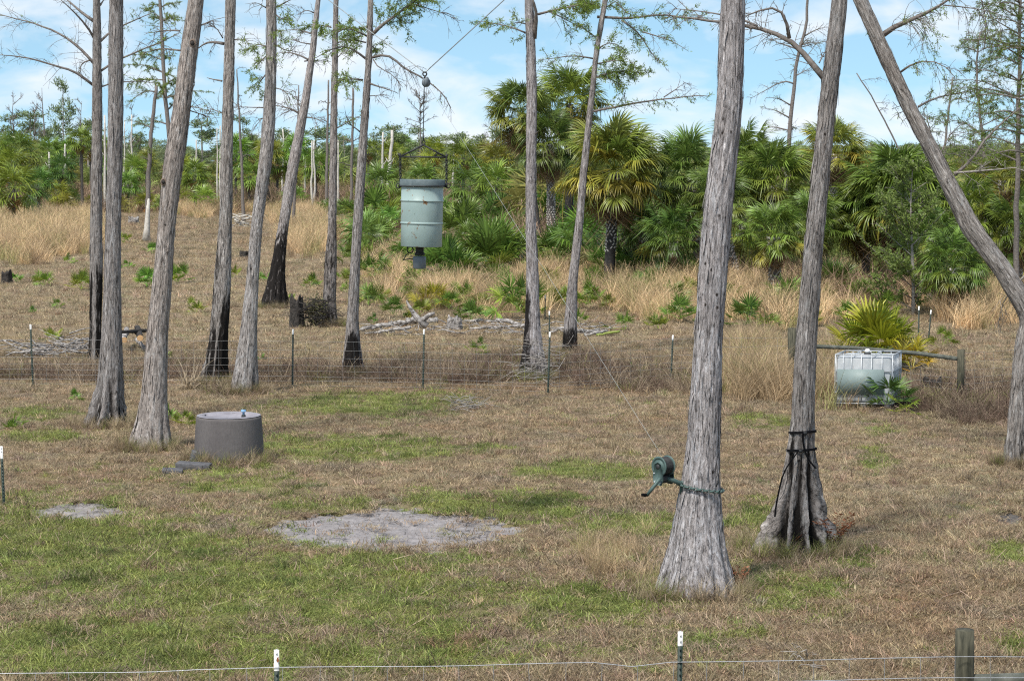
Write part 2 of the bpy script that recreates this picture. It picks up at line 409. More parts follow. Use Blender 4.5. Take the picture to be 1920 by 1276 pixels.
def turf_colour(X, Y, jit=True):
    X = np.ravel(X); Y = np.ravel(Y); N = len(X)
    px, py = project(X, Y)
    far = Y > 62
    a = n2(X, Y, 0.45, 4, 1.0); b = n2(X, Y, 1.7, 3, 9.0); c = n2(X, Y, 0.9, 4, 20.0)
    g = blobs(px, py, GREEN)
    g = sstep(0.16, 0.68, g + 0.45 * a + 0.5 * b + 0.03)
    g = np.where(py < 735, g * 0.15, g)
    rst = sstep(0.15, 0.7, blobs(px, py, RUST) + 0.4 * c)
    pal = sstep(0.1, 0.8, blobs(px, py, PALE) + 0.5 * a + 0.35 * c)
    dry = C_BROWN + (C_STRAW - C_BROWN) * np.clip(0.42 + 0.35 * pal + 0.5 * b + 0.25 * c, 0, 1)[:, None]
    dry = dry + (C_GREY - dry) * (sstep(0.05, 0.45, n2(X, Y, 0.8, 3, 31.0)) * 0.35)[:, None]
    dry = dry + (C_RUST - dry) * (rst * 0.65)[:, None]
    gr = C_GREEN + (C_DKGREEN - C_GREEN) * sstep(-0.1, 0.5, n2(X, Y, 1.1, 3, 44.0))[:, None]
    if jit:
        pick = (rng.random(N) < np.clip(g * 0.93, 0, 0.88))[:, None]
        col = np.where(pick, gr, dry)
        col = col * rng.uniform(0.68, 1.28, (N, 1)) * (1 + rng.normal(0, 0.05, (N, 3)))
    else:
        col = dry + (gr - dry) * (g * 0.7)[:, None]
    return np.clip(col, 0.01, 0.8), g
def ground_h(X, Y):
    X = np.ravel(X); Y = np.ravel(Y)
    return 0.035 * n2(X, Y, 0.35, 3, 3.0) * sstep(400, 60, Y) + 0.012 * n2(X, Y, 1.5, 2, 8.0) * sstep(90, 40, Y)

# soil sheet
xs = np.concatenate([-np.geomspace(2500, 14.2, 60), np.arange(-14, 14.01, 0.11), np.geomspace(14.2, 2500, 60)])
ys = np.concatenate([-np.geomspace(600, 2, 14), np.arange(0, 15, 1.5), np.arange(15, 60, 0.13), np.geomspace(60, 300, 130), np.geomspace(310, 5000, 30)])
GX, GY = np.meshgrid(xs, ys); gx, gyv = GX.ravel(), GY.ravel()
gz = ground_h(gx, gyv)
sm = np.where((gyv > 20) & (gyv < 60), sandmask(gx, gyv), -9)
gz = gz - 0.11 * sstep(-0.06, 0.10, sm)
nx, ny = len(xs), len(ys)
ii, jj = np.meshgrid(np.arange(ny - 1), np.arange(nx - 1), indexing='ij')
gq = np.stack([ii * nx + jj, ii * nx + jj + 1, (ii + 1) * nx + jj + 1, (ii + 1) * nx + jj], -1).reshape(-1, 4)
gme = mesh_np('ground', np.stack([gx, gyv, gz], 1), gq, smooth=True)
gc, _ = turf_colour(gx, gyv, False)
attr(gme, 'soil', gc * 0.6, 'FLOAT_VECTOR')
t = NT('dry_turf_soil'); a = t.attr('soil').outputs['Color']; v = obj_coord(t)
nz = t.noise(v, (9, 9, 9), 6, 0.72); nz2 = t.noise(v, (55, 55, 55), 4, 0.7)
c = t.mix(1.0, a, t.ramp(nz, [(0.3, 0.62), (0.7, 1.35)]), 'MULTIPLY'); c = t.mix(1.0, c, t.ramp(nz2, [(0.3, 0.6), (0.7, 1.4)]), 'MULTIPLY')
nz3 = t.noise(v, (0.35, 0.35, 1), 6, 0.7); c = t.mix(0.6, c, t.ramp(nz3, [(0.3, (0.75, 0.72, 0.7)), (0.7, (1.3, 1.27, 1.2))]), 'MULTIPLY')
t.bsdf(c, 0.95, 0, nz2, 0.8, 0.03, 0.1)
ground = setp(put('ground', gme, t.m), 'dry tan and green mown ground of the clearing', None, None, 'structure')

# sand patches
def sand_patch(px0, px1, py0, py1, label, c1, c2):
    y0, y1 = gy(py1), gy(py0); x0 = gnd(px0, py0)[0]; x1 = gnd(px1, py0)[0]
    X = np.linspace(x0 - .1, x1 + .1, int((x1 - x0) / 0.028)); Y = np.linspace(y0, y1, int((y1 - y0) / 0.035))
    XX, YY = np.meshgrid(X, Y); x, y = XX.ravel(), YY.ravel()
    s = sandmask(x, y)
    z = ground_h(x, y) - 0.055 + 0.035 * n2(x, y, 2.6, 3, 7.0) + 0.055 * np.minimum(n2(x, y, 5.5, 3, 17.0), 0.06) - 0.12 * sstep(0.02, -0.12, s)
    k, n = len(Y), len(X)
    i, j = np.meshgrid(np.arange(k - 1), np.arange(n - 1), indexing='ij')
    q = np.stack([i * n + j, i * n + j + 1, (i + 1) * n + j + 1, (i + 1) * n + j], -1).reshape(-1, 4)
    keep = (s[q] > -0.25).any(1)
    me = mesh_np('sand', np.stack([x, y, z], 1), q[keep], smooth=True)
    t = NT('bare_sand'); v = obj_coord(t)
    n1 = t.noise(v, (5, 5, 5), 6, 0.7, 0.3); n2_ = t.noise(v, (9, 5, 9), 6, 0.7, 0.8, (4, 1, 1)); n3 = t.noise(v, (90, 90, 90), 3, 0.7)
    c = t.ramp(n1, [(0.3, c1), (0.65, c2)])
    c = t.mix(t.ramp(n2_, [(0.57, 0.0), (0.64, 0.85)]), c, tuple(0.30 * q_ for q_ in c1))
    c = t.mix(0.5, c, t.ramp(n3, [(0.3, 0.7), (0.7, 1.3)]), 'MULTIPLY')
    t.bsdf(c, 0.95, 0, n2_, 0.5, 0.03, 0.1)
    setp(put('sand', me, t.m), label, None, None, 'structure')
sand_patch(495, 1040, 935, 1040, 'bare grey sand patch in the grass under the hanging feeder', (0.165, 0.152, 0.152), (0.275, 0.258, 0.26))
sand_patch(40, 260, 930, 982, 'small bare grey sand patch at the left beside the white tipped post', (0.15, 0.137, 0.13), (0.28, 0.26, 0.255))
sand_patch(1850, 1935, 948, 990, 'dark bare hollow in the grass at the right edge', (0.05, 0.047, 0.045), (0.15, 0.14, 0.135))

# ------------------------------------------------------------------ scattered grass (stuff)
def blade_mesh(name, n, spread, h, w, lean, bend, mat, seed, segs=2, tipw=0.25, var=None):
    r = np.random.default_rng(seed)
    base = np.stack([r.normal(0, spread, n), r.normal(0, spread, n), np.full(n, -0.01)], 1)
    az = r.uniform(0, 2 * np.pi, n); H = h * r.uniform(0.45, 1.25, n); L = lean * r.uniform(0.1, 1.3, n); Bd = bend * r.uniform(0.2, 1.4, n)
    d = np.stack([np.cos(az), np.sin(az), np.zeros(n)], 1); sd = np.stack([-np.sin(az), np.cos(az), np.zeros(n)], 1)
    tw = r.uniform(-1, 1, n)[:, None]; sd = sd * (1 - abs(tw)) + d * tw; sd /= np.linalg.norm(sd, axis=1)[:, None]
    V = []
    for k in range(segs + 1):
        t_ = k / segs
        c = base + d * (H * (L * t_ + Bd * t_ ** 2))[:, None] + np.array([0, 0, 1]) * (H * t_ * np.sqrt(np.maximum(0.05, 1 - (np.minimum(L + Bd * t_, .97)) ** 2)))[:, None]
        ww = w * (1 - (1 - tipw) * t_ ** 1.5) * 0.5
        V.append(c - sd * ww); V.append(c + sd * ww)
    V = np.stack(V, 1).reshape(-1, 3); m = 2 * (segs + 1)
    o = (np.arange(n) * m)[:, None]
    Q = np.concatenate([o + np.array([2 * k, 2 * k + 1, 2 * k + 3, 2 * k + 2]) for k in range(segs)])
    me = mesh_np(name, V, Q); attr(me, 'var', np.repeat(r.random(n), m)); me.materials.append(mat); return me
def src_coll(name, meshes):
    c = bpy.data.collections.new(name)
    for k, m in enumerate(meshes):
        o = bpy.data.objects.new('%s_source' % m.name, m); c.objects.link(o)
    return c
def scatter(name, coll, P, rotz, scl, idx, tint, label, cat, tilt=None):
    N = len(P); me = bpy.data.meshes.new(name); me.vertices.add(N); me.vertices.foreach_set('co', np.asarray(P, np.float32).ravel())
    rot = np.zeros((N, 3)); rot[:, 2] = rotz
    if tilt is not None: rot[:, :2] = tilt
    attr(me, 'rot', rot, 'FLOAT_VECTOR'); attr(me, 'scl', scl, 'FLOAT_VECTOR'); attr(me, 'tint', tint, 'FLOAT_VECTOR')
    a = me.attributes.new('idx', 'INT', 'POINT'); a.data.foreach_set('value', np.asarray(idx, np.int32))
    o = put(name, me, None)
    ng = bpy.data.node_groups.new(name, 'GeometryNodeTree')
    ng.interface.new_socket('Geometry', in_out='INPUT', socket_type='NodeSocketGeometry')
    ng.interface.new_socket('Geometry', in_out='OUTPUT', socket_type='NodeSocketGeometry')
    gi, go = ng.nodes.new('NodeGroupInput'), ng.nodes.new('NodeGroupOutput')
    ip = ng.nodes.new('GeometryNodeInstanceOnPoints'); ci = ng.nodes.new('GeometryNodeCollectionInfo')
    ci.inputs['Collection'].default_value = coll; ci.inputs['Separate Children'].default_value = True; ci.inputs['Reset Children'].default_value = True
    def na(nm, ty):
        x = ng.nodes.new('GeometryNodeInputNamedAttribute'); x.data_type = ty; x.inputs['Name'].default_value = nm; return x.outputs[0]
    L = ng.links.new
    L(gi.outputs[0], ip.inputs['Points']); L(ci.outputs[0], ip.inputs['Instance']); ip.inputs['Pick Instance'].default_value = True
    L(na('idx', 'INT'), ip.inputs['Instance Index']); L(na('rot', 'FLOAT_VECTOR'), ip.inputs['Rotation']); L(na('scl', 'FLOAT_VECTOR'), ip.inputs['Scale'])
    L(ip.outputs[0], go.inputs[0])
    o.modifiers.new('scatter', 'NODES').node_group = ng
    return setp(o, label, cat, None, 'stuff')
def sample(bands, wide=0.275, pad=1.2):
    P = []
    for y0, y1, dens in bands:
        A = wide * 2 * (y1 * y1 - y0 * y0) / 2 + 2 * pad * (y1 - y0); n = int(A * dens)
        y = np.sqrt(rng.uniform(y0 * y0, y1 * y1, n)); x = rng.uniform(-1, 1, n) * (wide * y + pad); P.append(np.stack([x, y], 1))
    return np.concatenate(P)

turf_src = src_coll('turf_sources', [
    blade_mesh('turf', 34, 0.075, 0.095, 0.011, 0.8, 0.6, M['grass'], s) for s in range(5)] + [
    blade_mesh('turf', 36, 0.05, 0.16, 0.009, 0.75, 0.6, M['grass'], s + 9) for s in range(3)])
P = sample([(14.5, 24, 150), (24, 34, 100), (34, 48, 52), (48, 64, 24), (64, 110, 9), (110, 240, 2.4)])
s_ = np.where((P[:, 1] > 20) & (P[:, 1] < 60), sandmask(P[:, 0], P[:, 1]), -9)
keep = (s_ < -0.02) | ((s_ < 0.22) & (rng.random(len(P)) < 0.22)) | (rng.random(len(P)) < 0.03)
cas = gnd(430, 862); cas[1] += 0.65
keep &= (np.hypot(P[:, 0] - cas[0], P[:, 1] - cas[1]) > 0.7)
P = P[keep]
tc, tg = turf_colour(P[:, 0], P[:, 1])
N = len(P); sz = rng.uniform(0.7, 1.35, N) * np.where(P[:, 1] > 64, 1.7, np.where(P[:, 1] > 48, 1.25, 1.0)) * np.where(P[:, 1] > 110, 1.5, 1)
lump = n2(P[:, 0], P[:, 1], 1.3, 3, 66.0); hz = sz * (0.55 + 0.9 * np.clip(lump + 0.4, 0, 1.2))
scatter('turf_grass', turf_src, np.column_stack([P, ground_h(P[:, 0], P[:, 1])]), rng.uniform(0, 6.28, N), np.stack([sz, sz, hz], 1),
        np.where((lump < 0.25) | (rng.random(N) < 0.75), rng.integers(0, 5, N), rng.integers(5, 8, N)), tc, 'short mown turf of green and straw coloured grass tufts', 'grass')

def in_regions(bands, regs, edge=0.35, wide=0.275):
    """points on the ground inside soft ellipses given as (px,py,rx,ry,weight)"""
    P = sample(bands, wide); px, py = project(P[:, 0], P[:, 1])
    w = blobs(px, py, regs) + 0.35 * n2(P[:, 0], P[:, 1], 0.5, 3, 51.0)
    return P[rng.random(len(P)) < sstep(edge, edge + 0.4, w)]

# tall tawny grass
tall_src = src_coll('tall_grass_sources', [blade_mesh('tall_grass', 55, 0.13, 1.0, 0.011, 0.22, 0.42, M['grass'], 30 + s, 3) for s in range(4)])
# knee high tawny grass along the fence and by the near trunk
TALL2 = [(1225, 742, 50, 10, .6), (1310, 752, 40, 10, .6), (1410, 700, 70, 55, 1.2), (1555, 715, 26, 45, 1.3), (1450, 735, 60, 26, .9), (1530, 745, 40, 16, .8), (1580, 765, 50, 8, .7)]
P = in_regions([(44, 62, 22)], TALL2, 0.42)
P2 = in_regions([(23, 32, 26)], [(1150, 1040, 90, 34, .95), (1120, 1075, 70, 26, .9), (1200, 1005, 60, 20, .7), (975, 1160, 22, 8, 1.3), (1210, 1085, 40, 14, .8)], 0.45)
N1, N2 = len(P), len(P2); P = np.concatenate([P, P2]); N = N1 + N2
sz = np.concatenate([rng.uniform(0.45, 1.0, N1), rng.uniform(0.16, 0.42, N2)])
tc = np.array([0.47, 0.35, 0.215]) * rng.uniform(0.65, 1.2, (N, 1)); mk = rng.random(N) < 0.18; tc[mk] = np.array([0.33, 0.31, 0.13])
scatter('tawny_grass', tall_src, np.column_stack([P, np.zeros(N)]), rng.uniform(0, 6.28, N), np.stack([sz * 1.25, sz * 1.25, sz], 1), rng.integers(0, 4, N), tc,
        'tawny grass tufts by the rear fence and the nearest trunk', 'grass', rng.normal(0, 0.16, (N, 2)))
# brown leafless weeds along the rear fence
weed_src = src_coll('weed_sources', [blade_mesh('weed', 60, 0.16, 0.55, 0.007, 0.55, 0.5, M['weed'], 60 + s, 3, 0.5) for s in range(4)])
WEED = [(150, 705, 240, 16, .9), (500, 705, 240, 18, .9), (850, 705, 260, 18, .95), (1160, 712, 180, 22, .9), (350, 690, 100, 14, .7), (1000, 690, 90, 30, .8), (1090, 690, 60, 34, .8), (1820, 745, 120, 34, 1.2), (1740, 735, 60, 24, 1.2), (1640, 765, 60, 8, .7), (1500, 730, 60, 20, .8),
        (1850, 780, 90, 18, .9), (420, 738, 120, 8, .6), (780, 690, 80, 22, .7), (700, 640, 120, 24, .4), (900, 640, 160, 20, .45), (1240, 730, 120, 16, .7)]
P = in_regions([(43, 70, 44)], WEED, 0.43)
N = len(P); sz = np.where(rng.random(N) < .25, rng.uniform(.6, 1.05, N), rng.uniform(0.22, 0.7, N))
tc = np.array([0.135, 0.092, 0.07]) * rng.uniform(0.5, 1.4, (N, 1)); mk = rng.random(N) < 0.35; tc[mk] = np.array([0.30, 0.235, 0.165]); mk = rng.random(N) < 0.06; tc[mk] = np.array([0.16, 0.17, 0.05])
scatter('dry_weeds', weed_src, np.column_stack([P, np.zeros(N)]), rng.uniform(0, 6.28, N), np.stack([sz * 1.3, sz * 1.3, sz], 1), rng.integers(0, 4, N), tc,
        'leafless brown weeds growing through the rear wire fence', 'weeds', rng.normal(0, 0.2, (N, 2)))
# brown brush in the far thicket
P = in_regions([(72, 110, 1.6), (110, 200, 1.0), (200, 290, 1.5)], [(60, 392, 60, 8, .6), (110, 388, 60, 8, 1.2), (230, 390, 110, 7, 1.3), (330, 386, 90, 6, 1.0), (420, 390, 80, 7, 1.2), (600, 388, 120, 8, 1.2), (520, 384, 80, 6, .9), (800, 400, 160, 20, .9), (960, 410, 60, 40, 1.1), (720, 420, 60, 14, .8), (1350, 520, 180, 20, 1.), (1500, 540, 200, 18, .9), (1650, 560, 200, 14, 1.), (1200, 480, 150, 20, .8), (1050, 470, 120, 20, .7)], 0.3, 0.29)
N = len(P); sz = rng.uniform(1.6, 3.6, N) * np.where(P[:, 1] > 110, 1.25, 0.75)
tc = np.array([0.25, 0.17, 0.12]) * rng.uniform(0.6, 1.5, (N, 1)); mk = rng.random(N) < 0.2; tc[mk] = np.array([0.15, 0.165, 0.06]) * rng.uniform(0.6, 1.4, (mk.sum(), 1))
scatter('thicket_brush', weed_src, np.column_stack([P, np.zeros(N)]), rng.uniform(0, 6.28, N), np.stack([sz * 1.2, sz * 1.2, sz * 1.25], 1), rng.integers(0, 4, N), tc,
        'brown twiggy brush filling the palm thicket', 'brush')

# ------------------------------------------------------------------ cypress trees
def leaf_quads(C, D_, L, W, seed, mb_attr):
    """small leaf strips: centres C, directions D_"""
    n = len(C); r = np.random.default_rng(seed)
    up = r.normal(size=(n, 3)); sd = np.cross(D_, up); sd /= np.linalg.norm(sd, axis=1)[:, None] + 1e-9
    L = L * r.uniform(0.6, 1.4, n)[:, None]; W = W * r.uniform(0.6, 1.4, n)[:, None]
    a, b = C, C + D_ * L; m = C + D_ * L * 0.5
    V = np.stack([a, m - sd * W / 2, b, m + sd * W / 2], 1).reshape(-1, 3)
    Q = np.arange(n * 4).reshape(-1, 4); mb_attr.append(np.repeat(r.random(n), 4))
    return V, Q
def norm(v): return v / (np.linalg.norm(v) + 1e-9)
def resample(P, n):
    P = np.asarray(P, float); d = np.r_[0, np.cumsum(np.linalg.norm(np.diff(P, axis=0), axis=1))]; tt = np.linspace(0, d[-1], n)
    Q = np.stack([np.interp(tt, d, P[:, k]) for k in range(3)], 1)
    for _ in range(1): Q[1:-1] = 0.25 * Q[:-2] + 0.5 * Q[1:-1] + 0.25 * Q[2:]
    return Q
def branch(tree, P, r0, r1, leafy, seed, droop=0.3, twigs=None, tw_len=0.7, mat=None, px_m=1.0, leafcol=(1, 1, 1), leaf_sz=(0.068, 0.015), sub=3, nseg=None):
    """a limb with twigs as one part; its needles a sub-part"""
    r = np.random.default_rng(seed); mb = MB(); P = np.asarray(P, float)
    Ltot = np.linalg.norm(np.diff(P, axis=0), axis=1).sum()
    n = nseg or max(6, min(26, int(Ltot / 0.22))); P = resample(P, n)
    P[1:] += np.cumsum(r.normal(0, 0.012, (n - 1, 3)), axis=0) * Ltot * 0.25
    mb.tube(P, np.linspace(r0, r1, n), 6)
    LC, LD = [], []
    nt = twigs if twigs is not None else int(5 + Ltot * 6.5)
    rt = max(0.004, 0.0032 * px_m)
    for k in range(nt):
        t_ = r.uniform(0.12, 1.0); i = min(n - 2, int(t_ * (n - 1))); p = P[i] + (P[i + 1] - P[i]) * r.random(); tan = norm(P[i + 1] - P[i])
        lat = norm(np.cross(tan, r.normal(size=3))); d = norm(tan * r.uniform(0.3, 1.0) + lat * r.uniform(0.4, 1.0) + np.array([0, 0, 0.15]))
        L = tw_len * r.uniform(0.3, 1.0) * (1.1 - 0.5 * t_); pts = [p]; dd = d.copy()
        for q in range(5):
            dd = norm(dd + np.array([0, 0, -droop * r.uniform(0.2, 1.0)]) * 0.5 + r.normal(0, 0.12, 3)); pts.append(pts[-1] + dd * L / 5)
        pts = np.array(pts); mb.tube(pts, np.linspace(min(rt * 1.7, r0 * .7), rt * 0.7, 6), 3, False)
        tws = [pts]
        for q in range(sub):
            j = r.integers(1, 5); sdv = norm(norm(pts[j + 1] - pts[j]) * 0.6 + r.normal(0, 0.6, 3) + np.array([0, 0, -droop * 0.4])); Ls = L * r.uniform(0.2, 0.5)
            sp = np.array([pts[j] + sdv * Ls * f + np.array([0, 0, -droop * 0.3 * Ls * f * f]) for f in (0, 0.5, 1)]); mb.tube(sp, np.linspace(rt, rt * 0.6, 3), 3, False); tws.append(sp)
        if r.random() < leafy:
            for w in tws:
                Lw = np.linalg.norm(w[-1] - w[0]); m = int(Lw * 95 * leafy) + 1; f = r.uniform(0.1, 1.0, m) * (len(w) - 1); a = np.minimum(f.astype(int), len(w) - 2)
                c = w[a] + (w[a + 1] - w[a]) * (f - a)[:, None]; tg = (w[a + 1] - w[a]); tg /= np.linalg.norm(tg, axis=1)[:, None] + 1e-9
                LC.append(c + r.normal(0, 0.015, c.shape)); q = tg * 0.5 + r.normal(0, 0.55, c.shape) + np.array([0, 0, -0.15]); LD.append(q / np.linalg.norm(q, axis=1)[:, None])
    if leafy > 0:                                             # needles hugging the limb itself
        m = int(Ltot * 60 * leafy); f = r.uniform(0.15, 1, m) * (n - 1); a = np.minimum(f.astype(int), n - 2); c = P[a] + (P[a + 1] - P[a]) * (f - a)[:, None]
        q = r.normal(0, 1, (m, 3)); q /= np.linalg.norm(q, axis=1)[:, None] + 1e-9; LC.append(c + q * 0.03); LD.append(q)
    b = part('branch', mb, mat or M['twig'], tree, True)
    if LC:
        C = np.concatenate(LC); va = []; V, Q = leaf_quads(C, np.concatenate(LD), leaf_sz[0] * min(px_m, 1.5), leaf_sz[1] * min(px_m, 1.5), seed, va)
        f = MB(); f.add(V, Q); fo = part('foliage', f, M['cyp_leaf'], b, color=leafcol); attr(fo.data, 'var', va[0])
    return b

def cypress(label, rows, D, seed, branches=(), lobes=0.25, nl=7, lobe_top=1.6, char_shade=None, holes=False, tint=(1, 1, 1), res=44, ring=0.06, ext=7.0, group='cypress trunks in the clearing', lean_dir=None, extra_crown=True, name='cypress_tree', fiss=0.012, dz=None, knots=(), butt=0.0, smooth_m=0.35, strips=160):
    """rows: (py, x-left, x-right) read from the photograph at distance D; becomes a round tapered trunk with a fluted base"""
    r = np.random.default_rng(seed); rows = sorted(rows, key=lambda q: -q[0]); k = D / F
    C = np.array([at((a + b) / 2, y, D) for y, a, b in rows]); rad = np.array([(b - a) / 2 * k for y, a, b in rows])
    if lean_dir is not None: rad = rad * np.array([lean_dir(y) for y, _, _ in rows])
    base = C[0]; root = thing(name, label, 'tree', (base[0], D, 0), group)
    zc = np.r_[-0.25, C[:, 2]]
    C = np.vstack([[C[0, 0] + (C[0, 0] - C[1, 0]) * 0.1, D, min(-0.25, C[0, 2] - .2)], C]); rad = np.r_[rad[0] * 1.06, rad]
    if dz is not None: C[1:, 1] += np.array([dz(z) for z in C[1:, 2]])
    dtop = norm(C[-1] - C[-3])
    for e in range(1, 5):
        dd = norm(dtop * (1 - 0.12 * e) + np.array([0, 0, 0.12 * e])); C = np.vstack([C, C[-1] + dd * ext / 4]); rad = np.r_[rad, rad[-1] * (0.86 - 0.03 * e)]
    s = np.r_[0, np.cumsum(np.linalg.norm(np.diff(C, axis=0), axis=1))]; s_vis = s[-5]
    ss = np.concatenate([np.arange(0, s_vis + 0.6, ring), np.arange(s_vis + 0.6 + ring, s[-1], 0.35), [s[-1]]])
    cc = np.stack([np.interp(ss, s, C[:, q]) for q in range(3)], 1); rr = np.interp(ss, s, rad)
    w = max(1, int(smooth_m / ring))
    def smooth(a):
        p = np.concatenate([np.repeat(a[:1], w, 0), a, np.repeat(a[-1:], w, 0)]); o = np.stack([np.convolve(p[:, q], np.ones(2 * w + 1) / (2 * w + 1), 'valid') for q in range(a.shape[1])], 1); return o
    m_ = ss < s_vis + 0.6
    keep0 = cc[0].copy(); ccs = smooth(cc); rrs = smooth(rr[:, None])[:, 0]
    cc = np.where(m_[:, None], ccs, cc); rr = np.where(m_, rrs, rr)
    T = np.gradient(cc, axis=0); T /= np.linalg.norm(T, axis=1)[:, None]
    N_ = np.cross(T, np.array([0, 1.0, 0])); N_ /= np.linalg.norm(N_, axis=1)[:, None]; B = np.cross(T, N_)
    an = np.linspace(0, 2 * np.pi, res, endpoint=False)
    A, S = np.meshgrid(an, ss); n = len(ss)
    ca, sa = np.cos(A), np.sin(A); R0 = np.broadcast_to(rr[:, None], A.shape)
    rm = float(np.median(rr)); rt_ = rm + (R0 - rm) * 0.75; tp = np.stack([ca * rt_, sa * rt_, S + seed * 3.7], -1).reshape(-1, 3)
    f1 = fbm(tp * np.array([22, 22, 1.5]) + seed, 3, 0.6).reshape(A.shape); f2 = fbm(tp * np.array([7, 7, 0.8]) + seed, 2).reshape(A.shape)
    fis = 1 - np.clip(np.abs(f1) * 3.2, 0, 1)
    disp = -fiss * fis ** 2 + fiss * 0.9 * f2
    # flutes at the base
    fl = np.clip(1 - S / lobe_top, 0, 1) ** 1.05
    ph = r.uniform(0, 6.28); wob = 0.35 * np.sin(2 * A + ph) + 0.25 * np.sin(3 * A + 2 * ph) + 0.22 * fbm(tp * np.array([3, 3, 0.7]) + seed, 2).reshape(A.shape)
    ridge = np.abs(np.sin((nl / 2) * A + ph + wob)); lob = (ridge ** 0.75) * (1 + 0.35 * np.sin(A * 2.3 + ph * 3)) - 0.8
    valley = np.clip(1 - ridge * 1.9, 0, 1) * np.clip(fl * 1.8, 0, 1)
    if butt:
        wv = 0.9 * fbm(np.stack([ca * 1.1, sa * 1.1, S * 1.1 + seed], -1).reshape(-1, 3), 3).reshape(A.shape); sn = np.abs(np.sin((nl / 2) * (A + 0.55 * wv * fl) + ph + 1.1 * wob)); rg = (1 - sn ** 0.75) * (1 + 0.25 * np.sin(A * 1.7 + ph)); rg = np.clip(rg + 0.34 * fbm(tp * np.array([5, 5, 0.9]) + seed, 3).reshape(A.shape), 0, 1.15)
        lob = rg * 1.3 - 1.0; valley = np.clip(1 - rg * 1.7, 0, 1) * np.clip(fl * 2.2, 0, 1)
    RR = R0 * (1 + lobes * fl * lob) + disp
    V = cc[:, None] + RR[..., None] * (ca[..., None] * N_[:, None] + sa[..., None] * B[:, None]); V = V.reshape(-1, 3)
    i, j = np.meshgrid(np.arange(n - 1), np.arange(res), indexing='ij'); j2 = (j + 1) % res
    Q = np.stack([i * res + j, i * res + j2, (i + 1) * res + j2, (i + 1) * res + j], -1).reshape(-1, 4)
    me = mesh_np('trunk', V - WOFF[root.name], Q, smooth=True)
    attr(me, 'tp', tp, 'FLOAT_VECTOR'); attr(me, 'fiss', np.clip(fis ** 3 * 0.55 + valley * min(1, lobes * 1.6), 0, 1).ravel())  # fiss holds how strongly recesses get their painted shade
    ch = np.zeros_like(A)
    if char_shade is not None: ch = char_shade(A, V.reshape(n, res, 3)[..., 2], V.reshape(n, res, 3)[..., 0] - cc[:, None, 0])
    ch = np.maximum(ch, 0.62 * np.exp(-np.clip(V.reshape(n, res, 3)[..., 2], 0, 9) / 0.38))  # dark flecks, denser towards the foot
    if butt: ch = ch + butt * valley * sstep(0.12, 0.5, S) * np.clip(0.75 + 0.9 * wv, 0, 1.3)  # shade between the buttresses painted black, on top of the burns
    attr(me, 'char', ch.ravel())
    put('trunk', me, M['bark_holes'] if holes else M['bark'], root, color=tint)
    if strips:                                                 # loose fibrous strips lifting off the bark
        VV = V.reshape(n, res, 3); TP = tp.reshape(n, res, 3); mb = MB(); at_, ac = [], []; nv = max(2, int((s_vis) / ring))
        for q in range(strips):
            m = int(r.uniform(0.12, 0.6) / ring) + 3; i0 = r.integers(2, max(3, nv - m)); j0 = r.integers(res); st_ = max(1, m // 5); ids = np.arange(i0, min(i0 + m, n - 2), st_); c_ = cc[ids]; p = VV[ids, j0]; o_ = p - c_; o_ /= np.linalg.norm(o_, axis=1)[:, None]
            g_ = np.linspace(0, 1, len(ids)); g_ = g_ if r.random() < .6 else g_[::-1]; p = p + o_ * (0.004 + g_ ** 2 * r.uniform(0.004, 0.03))[:, None]; sd = np.cross(T[ids], o_); wd = r.uniform(0.006, 0.022) * np.sin(np.linspace(0.35, 2.8, len(ids)))[:, None]; p = p + sd * np.cumsum(r.normal(0, .003, len(ids)))[:, None]
            L_ = len(ids); mb.add(np.concatenate([p - sd * wd, p + sd * wd]), [[e, e + 1, L_ + e + 1, L_ + e] for e in range(L_ - 1)]); tq = TP[ids, j0] + r.uniform(-.4, .4); at_ += [tq, tq + [0.02, 0, 0]]; ac += [ch[ids, j0]] * 2
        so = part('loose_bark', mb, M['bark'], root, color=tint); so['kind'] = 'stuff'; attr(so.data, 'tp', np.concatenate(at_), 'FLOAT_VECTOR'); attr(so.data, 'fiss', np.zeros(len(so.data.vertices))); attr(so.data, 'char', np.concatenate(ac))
    BASES.append((base[0], D, rad[1]))
    for kx, ky, kr in knots:
        kc_ = at(kx, ky, D); j_ = int(np.argmin(np.abs(cc[:, 2] - kc_[2]))); kc_[1] = cc[j_, 1] - rr[j_] * .93; mb = MB(); mb.torus(kc_ + [0, .02, 0], kr, kr * .42, (1, 0, 0), (0, 0, 1.25), 18, 7); kn = part('knot', mb, M['knot'], root, True); mb = MB(); mb.lathe([(0, 0), (kr * .8, 0), (kr * .8, .03), (0, .03)], kc_ + [0, .01, 0], 14, np.array(Matrix.Rotation(R(90), 3, 'X'))); part('hollow', mb, M['charwood'], kn)
    for q, (pts, d0, leafy, *opt) in enumerate(branches):
        o = opt[0] if opt else {}
        Lp = len(pts); dep = np.linspace(0, 1, Lp) * r.uniform(-0.8, 0.8)
        P3 = np.array([at(x, y, D + dep[e]) for e, (x, y) in enumerate(pts)])
        branch(root, P3, d0 / 2 * k, max(0.004, d0 / 2 * k * 0.25), leafy, seed * 100 + q, px_m=max(0.8, min(1.9, D / 45)), **o)
    if extra_crown:                                            # limbs above the frame
        for q in range(5):
            e = len(ss) - 1 - q * 3; e = max(e, 3); az = r.uniform(0, 6.28); d = np.array([math.cos(az), math.sin(az), 0.25]); p = cc[e]
            branch(root, np.array([p, p + d * 0.8 + [0, 0, 0.1], p + d * 1.9]), 0.03, 0.008, 0.6, seed * 77 + q, twigs=9, px_m=1.8, sub=1)
    return root

